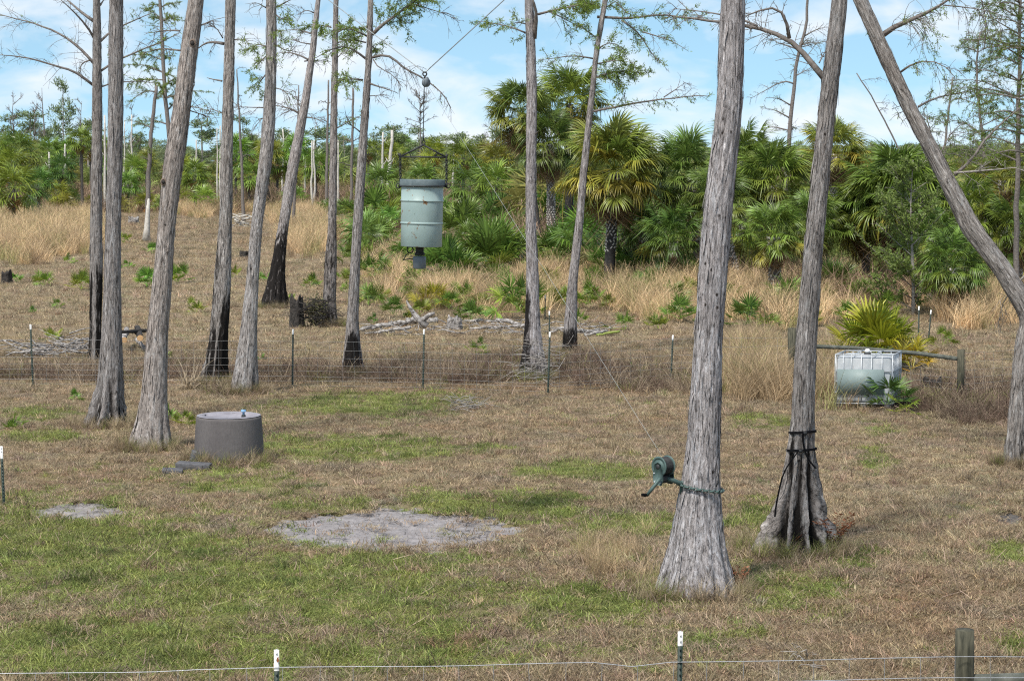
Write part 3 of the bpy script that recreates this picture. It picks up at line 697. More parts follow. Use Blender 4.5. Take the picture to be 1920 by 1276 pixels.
BASES = []
M['knot'] = simple('knot_wood', (0.10, 0.075, 0.06), (0.22, 0.165, 0.13), 18, bump=0.5)
def lowchar(z1, amt=0.8, side=0):
    def f(A, z, dx): return amt * sstep(z1, z1 * 0.35, z) * (1 if side == 0 else sstep(-0.05, 0.1, side * dx))
    return f
LN = lambda: None
cypress('largest nearest cypress trunk, grey, with winch and chain on it',
        [(0, 1351.7, 1398), (200, 1343, 1392), (425, 1315, 1370), (635, 1301.7, 1355), (850, 1286, 1350), (907, 1276, 1349), (950, 1267, 1352), (1000, 1256, 1358), (1050, 1243, 1370), (1090, 1226, 1381), (1118, 1216, 1388)],
        gy(1121) + 0.42, 1, [], lobes=0.24, nl=12, lobe_top=1.5, strips=330, holes=True, res=72, ring=0.035, tint=(1.08, 1.07, 1.10), fiss=0.016)
bare = dict(droop=0.25, tw_len=0.55)
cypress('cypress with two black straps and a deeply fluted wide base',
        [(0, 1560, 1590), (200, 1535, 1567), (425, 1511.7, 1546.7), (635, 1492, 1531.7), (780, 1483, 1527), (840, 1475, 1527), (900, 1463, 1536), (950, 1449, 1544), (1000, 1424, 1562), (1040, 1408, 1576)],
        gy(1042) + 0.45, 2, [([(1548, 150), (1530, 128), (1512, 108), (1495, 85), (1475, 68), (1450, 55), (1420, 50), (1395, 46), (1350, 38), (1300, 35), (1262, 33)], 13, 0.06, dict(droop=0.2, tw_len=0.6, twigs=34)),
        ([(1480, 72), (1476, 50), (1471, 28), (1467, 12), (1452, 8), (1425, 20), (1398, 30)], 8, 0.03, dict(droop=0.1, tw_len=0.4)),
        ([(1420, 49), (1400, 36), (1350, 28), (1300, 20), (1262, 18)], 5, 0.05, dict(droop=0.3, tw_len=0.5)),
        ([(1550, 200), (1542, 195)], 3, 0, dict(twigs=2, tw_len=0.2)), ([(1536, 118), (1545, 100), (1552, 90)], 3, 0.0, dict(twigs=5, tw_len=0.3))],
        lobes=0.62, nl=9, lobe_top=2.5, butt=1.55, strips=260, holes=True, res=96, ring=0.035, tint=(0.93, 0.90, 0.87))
cypress('stout grey cypress leaning right, just left of the concrete cylinder',
        [(0, 353, 382), (100, 338, 371), (200, 325, 358), (300, 307, 345), (425, 296, 328), (525, 287, 323), (625, 275, 315), (725, 267, 313), (775, 260, 315), (825, 246, 321), (844, 240, 324)],
        gy(845) + 0.35, 3, [([(338, 95), (318, 92), (300, 90), (272, 98)], 4, 0.3), ([(336, 58), (325, 56), (300, 58), (275, 62)], 4, 0.25), ([(376, 48), (390, 42), (405, 36)], 3, 0.0), ([(356, 200), (375, 202), (395, 210)], 2.5, .3), ([(354, 207), (378, 214), (390, 222)], 2.5, 0)],
        lobes=0.26, nl=10, lobe_top=1.4, strips=260, tint=(1.04, 0.98, 0.93), knots=((363, 82, .05), (309, 341, .042), (312, 420, .02)), res=60, ring=0.045)
cypress('straight grey cypress with flared dark base, second big trunk from the left',
        [(0, 205, 231), (200, 203, 231), (425, 198, 227), (525, 195, 227), (625, 191, 228), (700, 184, 232), (750, 174, 235), (775, 164, 240), (800, 152, 244)],
        gy(802) + 0.4, 4, [], lobes=0.5, nl=9, lobe_top=1.6, butt=.9, strips=220, res=60, ring=0.045, tint=(0.82, 0.81, 0.81))
cypress('slimmer cypress behind the big left trunk, with a black burn scar and pale strip',
        [(0, 174, 188), (200, 173, 192), (425, 169, 192), (525, 168, 193), (625, 168, 190), (680, 165, 190)], gy(686), 5,
        [([(175, 118), (150, 90), (125, 68), (90, 50), (50, 38), (0, 27)], 6, 0.05, dict(droop=0.25, tw_len=1.0, twigs=26)), ([(175, 160), (152, 140), (130, 130), (100, 122), (65, 110), (30, 105), (0, 103)], 6, 0.03, dict(droop=0.25, tw_len=0.8)),
         ([(178, 75), (165, 50), (148, 30), (130, 12), (110, -5)], 5, 0, dict(tw_len=0.5)), ([(176, 40), (155, 25), (135, 8), (118, -6)], 7, 0, bare),
         ([(188, 78), (205, 60), (232, 48), (270, 32), (285, 25)], 5, 0.25), ([(188, 134), (210, 118), (235, 107), (270, 92), (300, 80), (340, 62)], 5, 0.3), ([(190, 163), (205, 155), (225, 155), (260, 152), (300, 160)], 3.5, 0.25), ([(174, 112), (160, 115), (150, 122), (150, 140)], 4, 0.1), ([(188, 10), (197, -4)], 4, 0, dict(twigs=2))],
        char_shade=lambda A, z, dx: 0.95 * sstep(3.3, 2.2, z) * (1 - 0.9 * np.exp(-((dx + 0.02) / 0.045) ** 2)), lobes=0.2, res=44, ring=0.06, tint=(0.78, 0.76, 0.74))
cypress('cypress with burnt black lower right side, left of the pale flared trunk',
        [(0, 423, 442), (200, 417, 438), (425, 410, 435), (525, 401, 433), (625, 393, 428), (675, 385, 427), (716, 376, 426)], gy(721) + 0.25, 6,
        [([(419, 82), (400, 78), (385, 80), (372, 90)], 7, 0, dict(twigs=10, tw_len=0.5)), ([(416, 152), (400, 149), (388, 146)], 4, 0, dict(twigs=2, tw_len=0.2)), ([(440, 75), (455, 72), (470, 85)], 2.5, .2), ([(418, 72), (404, 48), (385, 52)], 2.5, 0.0), ([(416, 212), (398, 205), (382, 198)], 2.5, 0.0)],
        char_shade=lambda A, z, dx: np.maximum(0.72 * sstep(6.0, 3, z) * sstep(-.15, 0.1, -dx), 1.0 * sstep(3.6, 1.3, z) * sstep(-0.05, 0.09, dx)), lobes=0.5, nl=8, lobe_top=1.7, butt=1.0, res=56, ring=0.055, tint=(0.95, 0.93, 0.9), fiss=0.018)
cypress('pale grey cypress with a gentle bend and flared foot, right of the burnt one',
        [(0, 499, 518), (100, 499, 519), (200, 495, 517), (250, 490, 515), (300, 486, 511), (350, 479, 502), (425, 470, 492), (525, 462, 485), (625, 450, 482), (700, 438, 484), (735, 430, 486)], gy(739) + 0.25, 7,
        [([(518, 14), (535, 5), (550, -3)], 4, 0.1), ([(517, 28), (530, 38), (542, 28)], 3, 0.8), ([(500, 88), (485, 82), (470, 92)], 3, 0.9), ([(518, 85), (530, 92), (542, 98), (552, 92)], 3, 0.3), ([(500, 105), (490, 113), (482, 122)], 3, 0.6), ([(498, 140), (490, 150), (482, 165)], 3, 0.7), ([(515, 165), (530, 168), (545, 185)], 2.5, 0.2), ([(497, 202), (475, 202), (445, 200)], 3, 0), ([(499, 15), (488, 8), (478, 5)], 2.5, .1), ([(517, 55), (528, 62), (532, 75)], 2.5, 0.5), ([(492, 222), (484, 224)], 2.5, .2)],
        char_shade=lowchar(1.1, 0.6), lobes=0.32, nl=9, lobe_top=1.3, res=52, ring=0.055, tint=(1.06, 1.05, 1.04))
cypress('strongly leaning cypress in the middle distance with charred base',
        [(0, 592, 601), (100, 580, 592), (200, 563, 579), (300, 541, 562), (425, 521, 541), (475, 512, 536), (525, 503, 534), (555, 496, 537), (572, 490, 541)], gy(577) + 0.3, 8,
        [([(590, 25), (575, 18), (558, 27)], 2.5, 0), ([(586, 64), (565, 57), (545, 56), (525, 58)], 3.5, 0.15, dict(tw_len=0.9)), ([(582, 83), (562, 80), (548, 73)], 3, 0), ([(578, 112), (560, 102), (540, 98), (522, 100)], 4, 0.05, dict(tw_len=0.9)), ([(563, 214), (545, 204), (518, 198)], 5, 0.05, dict(tw_len=1.2, twigs=22)), ([(566, 205), (557, 190), (552, 165)], 2.5, 0.0), ([(574, 220), (592, 222), (610, 232)], 3, 0), ([(594, 52), (590, 47), (578, 52)], 3, 0.9), ([(571, 115), (580, 113), (600, 115), (622, 116)], 3, 0)],
        char_shade=lowchar(5.0, 1.0), lobes=0.4, nl=9, lobe_top=2.2, res=44, ring=0.09, tint=(1.05, 1.02, 1.02), fiss=0.02)
cypress('slim straight cypress in front of the tan grass, burnt stump at its left foot',
        [(0, 625, 635), (200, 620, 633), (425, 615, 631), (500, 608, 632), (575, 605, 630), (606, 603, 635)], gy(611) + 0.2, 9,
        [([(634, 60), (650, 50), (672, 52), (690, 60)], 3.5, 0.8), ([(634, 80), (650, 74), (672, 78)], 3, 0.5), ([(632, 240), (655, 228), (680, 215)], 3, 0.3), ([(633, 108), (640, 100), (650, 95)], 2, 0.3), ([(621, 52), (610, 48), (598, 50)], 3, 0.8), ([(632, 152), (650, 148), (672, 150)], 3.5, 0.7)],
        char_shade=lowchar(6.5, 0.72), lobes=0.45, nl=7, lobe_top=1.3, res=40, ring=0.08, tint=(0.85, 0.82, 0.8), fiss=0.018)
cypress('cypress with an open charred base shaped like a black wedge',
        [(0, 690, 700), (100, 687, 698), (200, 678, 692), (300, 670, 687), (425, 661, 679), (525, 655, 674), (600, 650, 672), (660, 645, 677), (703, 640, 685)], gy(706) + 0.25, 10,
        [([(698, 65), (715, 48), (740, 30), (765, 10), (785, -5)], 8, 0.9, dict(tw_len=1.1, twigs=40)), ([(740, 30), (755, 40), (770, 45)], 3, 0.9), ([(698, 108), (715, 103), (728, 103), (742, 115), (755, 132), (775, 138), (795, 148), (815, 165), (835, 178), (847, 205)], 5.5, 0.12, dict(droop=0.7, tw_len=1.0, twigs=24)), ([(692, 156), (712, 163), (745, 174)], 4, 0, dict(twigs=4, tw_len=0.3)),
         ([(688, 112), (660, 90), (640, 86), (615, 95), (592, 110)], 5, 0.5), ([(688, 68), (665, 55), (640, 52), (622, 58)], 4, 0.9), ([(686, 80), (665, 75), (640, 75)], 3.5, 0.8), ([(680, 150), (660, 148), (635, 150)], 4, 0.7), ([(676, 248), (655, 232), (635, 228)], 3, 0.2), ([(700, 112), (706, 128), (735, 138), (755, 165)], 2.5, 0, dict(droop=.6)), ([(775, 8), (800, 15), (825, 22), (850, 30), (862, 42)], 2.5, 0.05), ([(692, 180), (712, 178), (725, 179)], 2, 0), ([(696, 85), (703, 92), (705, 98)], 3, 0.9)],
        char_shade=lambda A, z, dx: 0.95 * sstep(1.5, 0.7, z) * np.exp(-((dx / (0.05 + 0.17 * np.clip(1.5 - z, 0, 1.5))) ** 4)) + 0.3 * sstep(2.2, 1.2, z), lobes=0.45, nl=7, lobe_top=1.8, res=52, ring=0.055, tint=(0.95, 0.92, 0.9), fiss=0.016)
cypress('tall cypress right of the feeder with a fork near the top and burnt left foot',
        [(0, 983, 1000), (100, 987, 1005), (200, 987, 1007), (425, 985, 1005), (525, 987, 1011), (600, 984, 1012), (675, 978, 1022), (700, 971, 1031)], gy(712) + 0.3, 11,
        [([(1001, 72), (1004, 45), (1008, 28), (1003, 10), (996, -8)], 12, 0, dict(twigs=0)), ([(986, 62), (965, 52), (945, 48), (920, 42), (895, 40)], 4, 0.9), ([(1009, 27), (1030, 20), (1060, 15), (1090, 8), (1125, 2)], 5, 0.9, dict(twigs=26)), ([(1030, 22), (1055, 33), (1075, 45), (1095, 55)], 3, 0.6), ([(986, 45), (970, 42), (955, 46)], 2.5, 0.5), ([(1003, 252), (1010, 245)], 3, 0, dict(twigs=0))],
        char_shade=lambda A, z, dx: np.maximum(0.9 * sstep(3.4, 1.8, z) * sstep(-0.05, 0.12, -dx), 0.7 * sstep(1.6, 0.5, z)), lobes=0.3, nl=9, lobe_top=1.3, res=52, ring=0.055, tint=(1.02, 1.0, 1.03))
cypress('thin leaning cypress with leafy green limbs, right of the forked one',
        [(0, 1130, 1140), (100, 1113, 1123), (200, 1102, 1113), (300, 1090, 1103), (425, 1078, 1093), (525, 1065, 1083), (600, 1058, 1082), (664, 1053, 1084)], gy(670) + 0.2, 12,
        [([(1112, 110), (1090, 105), (1065, 104), (1040, 110), (1008, 114)], 3.5, 0.5), ([(1120, 32), (1140, 32), (1165, 38), (1200, 35), (1240, 30), (1290, 36), (1330, 38)], 6, 0.6, dict(tw_len=0.9)), ([(1165, 38), (1190, 55), (1205, 72), (1215, 95), (1235, 115), (1247, 122)], 4, 0.5), ([(1205, 60), (1240, 70), (1270, 80), (1292, 96)], 3, 0.35), ([(1119, 95), (1135, 80), (1150, 78), (1165, 90), (1175, 100)], 3, 0.7), ([(1107, 150), (1125, 142), (1145, 135), (1165, 132), (1190, 135), (1207, 138)], 5, 0.95, dict(twigs=34)), ([(1130, 143), (1160, 155), (1172, 165), (1173, 190)], 2.5, 0.3),
         ([(1103, 212), (1140, 203), (1180, 195), (1225, 188), (1260, 185), (1300, 182), (1330, 183)], 5.5, 0.45), ([(1245, 182), (1265, 170), (1285, 155)], 2.5, 0), ([(1117, 70), (1100, 58), (1088, 45)], 3, 0.8), ([(1125, 14), (1105, 6), (1090, 4)], 4, 0.95, dict(twigs=22)), ([(1128, 20), (1150, 6), (1165, -4)], 3, 0.7), ([(1120, 120), (1140, 115), (1165, 112), (1185, 118)], 3, 0.85), ([(1158, 8), (1172, 20), (1180, 27)], 4, .4)],
        char_shade=lowchar(1.3, 1.0), lobes=0.25, nl=7, lobe_top=1.1, res=44, ring=0.06, tint=(0.95, 0.92, 0.92))
cypress('steeply leaning cypress at the right edge, crossing the corner diagonally',
        [(0, 1598, 1628), (100, 1642, 1673), (200, 1688, 1720), (300, 1740, 1773), (425, 1799, 1840), (500, 1856, 1897), (560, 1892, 1936), (590, 1908, 1952), (612, 1911, 1951), (645, 1903, 1938), (750, 1893, 1925), (820, 1886, 1922), (850, 1881, 1923), (872, 1877, 1926)], gy(876) + 0.2, 13,
        [([(1652, 68), (1668, 52), (1690, 42), (1720, 35), (1745, 22), (1765, 5), (1790, -10)], 12, 0.45, dict(droop=1.0, tw_len=1.0, twigs=36)), ([(1686, 137), (1700, 122), (1720, 115), (1745, 110), (1770, 118), (1790, 145)], 4.5, 0.4, dict(droop=.6)), ([(1722, 200), (1745, 187), (1765, 180), (1800, 178), (1830, 165)], 4.5, 0.55), ([(1788, 324), (1830, 320), (1870, 316), (1925, 312)], 5, 0, dict(mat=M['pale_twig'])),
         ([(1790, 328), (1825, 300), (1838, 270), (1850, 250), (1870, 240), (1900, 205), (1930, 190)], 7, 0.5, dict(tw_len=0.9)), ([(1925, 512), (1893, 548), (1878, 570), (1872, 610)], 3, 0, dict(mat=M['pale_twig'], droop=.6)), ([(1765, 285), (1775, 260), (1795, 235), (1830, 215)], 3, 0.4), ([(1735, 225), (1700, 190), (1690, 200), (1672, 205)], 2.5, 0.1, dict(droop=.9)), ([(1840, 0), (1850, 40), (1845, 90)], 2.5, 0.15, dict(droop=1.0)), ([(1768, 10), (1800, 14), (1850, 18), (1905, 40)], 3, 0.2, dict(droop=1.0, tw_len=.8)), ([(1640, 60), (1632, 50)], 3, 1.0, dict(tw_len=.25)), ([(1745, 260), (1742, 230), (1730, 200)], 2.5, 0.5)],
        lean_dir=lambda y: 0.87 if y < 600 else (0.93 if y < 620 else 1.0), char_shade=lambda A, z, dx: 0.42 * sstep(0.9, 0.2, z), lobes=0.45, nl=8, lobe_top=1.1, butt=.4, smooth_m=.12, res=56, ring=0.045, tint=(0.92, 0.9, 0.87), fiss=0.016)

# background cypresses and dead trees, thinner and plainer
def thin_tree(label, pts, d_px, base_py, seed, limbs=8, leafy=0.5, mat='twig', group='thin trees behind the clearing', top_h=0.0, limb_len=1.6, name='thin_cypress', given=(), leafcol=(1, 1, 1), base_mat=None):
    D = gy(base_py); k = D / F; r = np.random.default_rng(seed)
    P = np.array([at(x, y, D) for x, y in pts]); P = np.vstack([P, [P[-1, 0], D, -0.2]]) if P[-1, 2] > -0.1 else P
    root = thing(name, label, 'tree', (P[-1, 0], D, 0), group)
    if top_h: P = np.vstack([P[0] + norm(P[0] - P[1]) * top_h, P])
    Q = resample(P, 24); rad = np.linspace(d_px[0] / 2 * k, d_px[1] / 2 * k, 24); rad[-3:] *= [1.05, 1.25, 1.5]
    Q[1:-2] += r.normal(0, 0.02, (21, 3))
    mb = MB(); mb.tube(Q[::-1], rad[::-1], 10); part('trunk', mb, M[mat], root, True)
    pm = max(1.2, D / 50)
    for q in range(limbs):
        t_ = r.uniform(0.02, 0.62); i = int(t_ * 23); az = r.uniform(0, 6.28); L = limb_len * r.uniform(0.4, 1.0) * (0.7 + t_); d = np.array([math.cos(az), math.sin(az) * 0.7, r.uniform(0.0, 0.45)])
        p = Q[i]; branch(root, np.array([p, p + d * L * 0.5 + [0, 0, 0.08 * L], p + d * L + [0, 0, -0.05 * L]]), rad[i] * 0.45, 0.008, leafy, seed * 50 + q, tw_len=0.9, twigs=int(3 + 4 * L), px_m=pm, mat=M['twig'] if mat != 'snag' else M['pale_twig'], leafcol=leafcol, sub=2)
    for q, (pp, d0, lf) in enumerate(given):
        branch(root, np.array([at(x, y, D) for x, y in pp]), d0 / 2 * k, 0.01, lf, seed * 50 + 30 + q, tw_len=1.0, px_m=pm, leafcol=leafcol, sub=2)
    return root
thin_tree('slender cypress with white burnt foot, seen between the two leaning left trunks', [(293, 160), (289, 200), (285, 233), (280, 300), (277, 367), (275, 452)], (6, 10), 453, 201, 6, 0.6, given=[([(286, 240), (265, 232), (240, 225)], 3, .6), ([(292, 172), (275, 170), (255, 180), (235, 200)], 3, .4)])
bt = bpy.data.objects['thin_cypress']
wb = MB(); Dw = gy(453); wb.tube(np.array([at(274, 455, Dw - 0.12), at(275, 430, Dw - 0.12), at(277, 400, Dw - 0.1), at(278, 372, Dw - 0.06)]), [0.34, 0.2, 0.15, 0.1], 9); part('bared_wood', wb, M['snag'], bt, True)
thin_tree('tall leafy green cypress behind the leaning left trunk', [(300, 0), (304, 80), (308, 150), (312, 200), (318, 260), (322, 420)], (5, 10), 445, 202, 20, 1.0, top_h=4, limb_len=2.6, given=[([(305, 92), (285, 95), (268, 105)], 3, 1.0), ([(307, 150), (285, 150), (255, 150), (240, 158)], 3, 1.0), ([(306, 140), (320, 138), (330, 150)], 3, 1.), ([(303, 35), (285, 22), (270, 18)], 3, .9), ([(303, 40), (320, 32), (335, 40)], 3, .9)])
thin_tree('thin dead trunk right of the burnt cypress', [(444, 130), (448, 210), (453, 300), (456, 400), (457, 415)], (2, 7), 416, 203, 5, 0.0)
thin_tree('thin pale trunk between the slim and the wedge burnt cypresses', [(662, 165), (661, 250), (659, 330), (658, 402)], (4, 6), 418, 204, 6, 0.5)
thin_tree('thin dark trunk beside the slim straight cypress', [(616, 150), (614, 250), (613, 330), (612, 400)], (3, 7), 404, 205, 5, 0.2)
thin_tree('thin trunk at the foot of the leaning middle cypress', [(560, 160), (558, 250), (553, 340), (550, 430)], (2, 7), 436, 206, 6, 0.1)
thin_tree('tall thin cypress between the two nearest right trunks', [(1514, 8), (1510, 60), (1500, 90), (1493, 110), (1490, 160), (1483, 220), (1476, 300), (1470, 440)], (4, 11), 470, 207, 9, 0.25, top_h=2, given=[([(1494, 92), (1470, 84), (1452, 78), (1443, 68)], 3.5, .1), ([(1488, 157), (1475, 152), (1455, 160), (1433, 173), (1408, 186)], 3.5, .1), ([(1508, 68), (1530, 55), (1552, 50)], 3.5, .1), ([(1493, 142), (1510, 132), (1525, 124)], 2.5, 0), ([(1498, 90), (1525, 82), (1545, 78)], 2.5, .1)])
thin_tree('thin dead leaning pole left of the steeply leaning cypress', [(1606, 137), (1640, 190), (1665, 240), (1685, 282), (1730, 380), (1760, 470)], (2, 5), 480, 208, 3, 0.0)
thin_tree('thin dark upright trunk just right of the leaning cypress', [(1787, 145), (1781, 190), (1775, 240), (1770, 290), (1764, 460)], (3, 7), 480, 209, 14, 0.5)
thin_tree('forked thin leafy cypress at the upper right', [(1838, 60), (1830, 110), (1832, 160), (1838, 220), (1843, 255), (1850, 470)], (3, 9), 500, 210, 34, 0.6, limb_len=2.8, leafcol=(.85, .85, .7))
thin_tree('grey tree at the right edge with fine leafy twigs', [(1912, 20), (1910, 150), (1909, 300), (1907, 420), (1905, 560)], (5, 12), 585, 211, 44, 0.5, limb_len=2.6, leafcol=(.7, .72, .6), top_h=2)
thin_tree('leafy cypress just outside the right edge', [(1950, -20), (1948, 150), (1945, 300), (1943, 560)], (10, 16), 600, 212, 44, 0.6, limb_len=3.0, leafcol=(.6, .62, .5), top_h=2)

ZONES = [(-400, 0, 'just outside the left edge'), (0, 60, 'at the left edge of the picture'), (60, 120, 'a little right of the left edge'), (120, 170, 'just left of the burn scarred trunk'), (170, 235, 'behind the two straight left trunks'), (235, 290, 'beside the white footed cypress'), (290, 345, 'behind the stout leaning trunk'), (345, 410, 'right of the stout leaning trunk'), (410, 440, 'behind the burnt sided cypress'), (440, 490, 'left of the pale bent cypress'), (490, 545, 'right of the pale bent cypress'),
         (545, 612, 'left of the slim straight cypress'), (612, 665, 'right of the slim straight cypress'), (665, 750, 'left of the hanging feeder'), (750, 838, 'directly behind the feeder'), (838, 900, 'just right of the feeder'), (900, 985, 'between the feeder and the forked cypress'), (985, 1080, 'between the forked and the thin leaning cypress'), (1080, 1180, 'around the latticed palm'), (1180, 1330, 'left of the nearest trunk'), (1330, 1420, 'around the nearest trunk'), (1420, 1520, 'between the nearest and the fluted trunk'), (1520, 1620, 'right of the fluted trunk'), (1620, 1760, 'behind the feathery sapling'), (1760, 1850, 'around the leaning trunk'), (1850, 1920, 'at the right edge of the picture'), (1920, 2600, 'just outside the right edge')]
def zone(px): return next((z for a, b, z in ZONES if a <= px < b), 'at the far side')
ZOBJ = []
# ------------------------------------------------------------------ palms
def frond_mesh(name, seed, nseg=30, petiole=0.9, rad=0.95, span=250, droop=0.5, stiff=0.0, width=0.055, costa=0.35, mat=None, low=False, fold=0.25):
    """one fan leaf: petiole along +X, blade of narrow folded segments with drooping tips"""
    r = np.random.default_rng(seed); V, Q, T, va = [], [], [], []
    def addv(p): V.append(p); return len(V) - 1
    # petiole
    pw = 0.014; n0 = len(V)
    for k in range(3):
        x = petiole * k / 2; z = -0.05 * petiole * (k / 2) ** 2
        for dy, dz in ((-pw, 0), (0, pw), (pw, 0)): addv((x, dy * (1.3 - 0.3 * k), z + dz)); va.append(0.8)
    for k in range(2):
        a = n0 + 3 * k; Q += [[a, a + 1, a + 4, a + 3], [a + 1, a + 2, a + 5, a + 4]]
    hz = -0.05 * petiole
    for s in range(nseg):
        if r.random() < 0.07: continue
        brk = 2.2 if r.random() < 0.08 else 1.0
        u = (s + 0.5) / nseg * 2 - 1; ang = R(span / 2) * u + r.normal(0, 0.02)
        L = rad * (1 - 0.22 * abs(u) ** 2) * r.uniform(0.9, 1.08); vv = r.random()
        hx = petiole + costa * rad * (1 - abs(u)) * 0.6; hzz = hz - droop * 0.18 * (1 - abs(u))
        d = np.array([math.cos(ang), math.sin(ang), 0.0]); sd = np.array([-d[1], d[0], 0.0]); lift = fold * math.cos(ang * 0.5)
        fr = [0.04, 0.45, 0.78, 1.0]; ww = [0.25, 1.0, 0.7, 0.06]
        if low: fr, ww = [0.04, 0.5, 1.0], [0.3, 1.0, 0.08]
        rows = []; dj = r.uniform(0.55, 1.45) * brk
        for f, w in zip(fr, ww):
            zz = hzz + lift * L * f * 0.5 - droop * dj * L * (f ** 3) * (0.55 + 0.4 * abs(u)); c = np.array([hx, 0, zz]) + d * L * f * (1 - 0.12 * droop * f)
            wd = width * w * (rad / 0.95)
            if low: rows.append((addv(c - sd * wd / 2), addv(c + sd * wd / 2))); va += [vv] * 2
            else: rows.append((addv(c - sd * wd / 2 + [0, 0, wd * .3]), addv(c), addv(c + sd * wd / 2 + [0, 0, wd * .3]))); va += [vv] * 3
        for a, b in zip(rows[:-1], rows[1:]):
            for k in range(len(a) - 1): Q.append([a[k], a[k + 1], b[k + 1], b[k]])
    me = mesh_np(name, V, Q, T); attr(me, 'var', va)
    if mat: me.materials.append(mat)
    return me
SAB = [frond_mesh('frond', 300 + k, 32, 0.95 + 0.13 * k, 0.80, 270, 0.65 + 0.22 * (k % 3), width=0.066, mat=M['palm']) for k in range(5)]
SABD = [frond_mesh('dead_frond', 320 + k, 22, 0.7, 0.85, 190, 1.3, width=0.045, mat=M['palm_dead']) for k in range(3)]
SAW = [frond_mesh('frond', 340 + k, 22, 0.75, 0.62, 230, 0.12 + 0.1 * k, width=0.082, costa=0.05, mat=M['palm'], fold=0.5) for k in range(4)]
SAWD = [frond_mesh('dead_frond', 350, 18, 0.6, 0.55, 180, 0.9, width=0.04, mat=M['palm_dead'])]
LOWF = [frond_mesh('frond', 360 + k, 15, 0.85, 0.95, 250, 0.6, width=0.10, low=True) for k in range(3)]
LOWD = [frond_mesh('dead_frond', 370, 12, 0.6, 0.8, 180, 1.3, width=0.09, low=True)]
def frond_rots(n, r, hi=78, lo=-40):
    out = []
    for i in range(n):
        f = max(0.0, (i + r.uniform(-.4, .4)) / n); out.append((r.normal(0, 0.25), -R(hi + (lo - hi) * f ** 0.85) + r.normal(0, 0.12), i * 2.39996 + r.normal(0, 0.25), f))
    return out
def add_fronds(root, cen, n, seed, meshes, sc=1.0, tint=(1, 1, 1), dead=0, dmeshes=SABD, hi=78, lo=-40, yel=0.15, dlo=(-80, -45)):
    r = np.random.default_rng(seed); c = np.array(cen) - WOFF[root.name]
    for rx, ry, rz, f in frond_rots(n, r, hi, lo):
        o = put('frond', meshes[r.integers(len(meshes))], None, root); o.location = Vector(c + r.normal(0, 0.04, 3)); o.rotation_euler = (rx, ry, rz)
        s = sc * r.uniform(0.85, 1.12); o.scale = (s, s, s)
        b = r.uniform(0.75, 1.25); y = yel * (0.3 + f) * r.uniform(0, 1.6); old = f > .78 and meshes is SAB and r.random() < .45; o.color = (tint[0] * b * 1.75, tint[1] * b * 1.0, tint[2] * b * .95, 1) if old else (tint[0] * b * (1 + 1.6 * y), tint[1] * b * (1 + 0.35 * y), tint[2] * b, 1)
    for k in range(dead):
        o = put('dead_frond', dmeshes[r.integers(len(dmeshes))], None, root); o.location = Vector(c + [0, 0, -0.15 * sc]); a = r.uniform(*dlo)
        o.rotation_euler = (r.normal(0, .3), -R(a), r.uniform(0, 6.28)); s = sc * r.uniform(0.85, 1.3); o.scale = (s, s, s); b = r.uniform(0.55, 1.15); o.color = (b, b * 0.97, b * 0.93, 1)
def palm_trunk(root, P, r0, mat, boots=0.0, seed=0, boot_top=1.0):
    mb = MB(); Q = resample(np.array(P, float), 14); mb.tube(Q, np.linspace(r0 * 1.12, r0 * 0.95, 14), 14); part('trunk', mb, mat, root, True)
    if boots:
        b = MB(); r = np.random.default_rng(seed); H = np.linalg.norm(Q[-1] - Q[0]); nrow = int(H / 0.14)
        for k in range(nrow):
            f = k / nrow
            if f < 1 - boots: continue
            i = f * 13; a = min(12, int(i)); c = Q[a] + (Q[a + 1] - Q[a]) * (i - a)
            for q in range(8):
                if r.random() < 0.12: continue
                an = (q + 0.5 * (k % 2)) / 8 * 6.283 + r.normal(0, .08); d = np.array([math.cos(an), math.sin(an), 0]); s_ = np.array([-d[1], d[0], 0])
                e = r.choice([-1, 1]) * 0.05; p0 = c + d * r0 * 0.9 - s_ * e; p1 = c + d * (r0 * 1.22) + s_ * e + np.array([0, 0, 0.17]); w = 0.034
                b.add([p0 - s_ * w, p0 + s_ * w, p1 + s_ * w, p1 - s_ * w, p0 - s_ * w - d * .06, p0 + s_ * w - d * .06, p1 + s_ * w - d * .05, p1 - s_ * w - d * .05], [[0, 1, 2, 3], [0, 4, 5, 1], [1, 5, 6, 2], [2, 6, 7, 3], [3, 7, 4, 0]])
        o = part('leaf_bases', b, M['boot'], root); o['kind'] = 'stuff'
def sabal(label, cx, cy, rpx, base_px, base_py, seed, n=36, dead=6, mat='palm_trunk', boots=0.6, tint=(1, 1, 1), trunk_d=15, lo=-40, yel=0.2, name='cabbage_palm', group=None):
    D = gy(base_py); k = D / F; c = at(cx, cy, D); b = np.array([at(base_px, base_py, D)[0], D, 0.0])
    root = thing(name, label, 'palm', b, group)
    if c[2] > 0.5: palm_trunk(root, [b + [0, 0, -0.15], b * 0.5 + c * 0.5 + [0.03, 0, 0], c + [0, 0, -0.1]], trunk_d / 2 * k, M[mat], boots, seed)
    add_fronds(root, c, int(n * 1.6), seed, SAB, rpx * k / 1.88, tint, int(dead * 2.6) + 3, SABD, 82, lo + 7, yel)
    return root
sabal('tall cabbage palm with brown skirt, left of the forked cypress', 978, 212, 66, 1012, 478, 401, 40, 12, lo=-55, tint=(.85, .88, .85), yel=.3)
sabal('tall cabbage palm on a black trunk behind the thin leaning cypress', 1068, 192, 70, 1066, 470, 402, 40, 8, mat='palm_char', boots=0, tint=(1.15, 1.15, .9), lo=-50)
sabal('drooping dark cabbage palm on a patterned trunk right of the forked cypress', 1030, 268, 66, 1034, 480, 403, 38, 10, boots=1.0, lo=-60, tint=(.72, .78, .75))
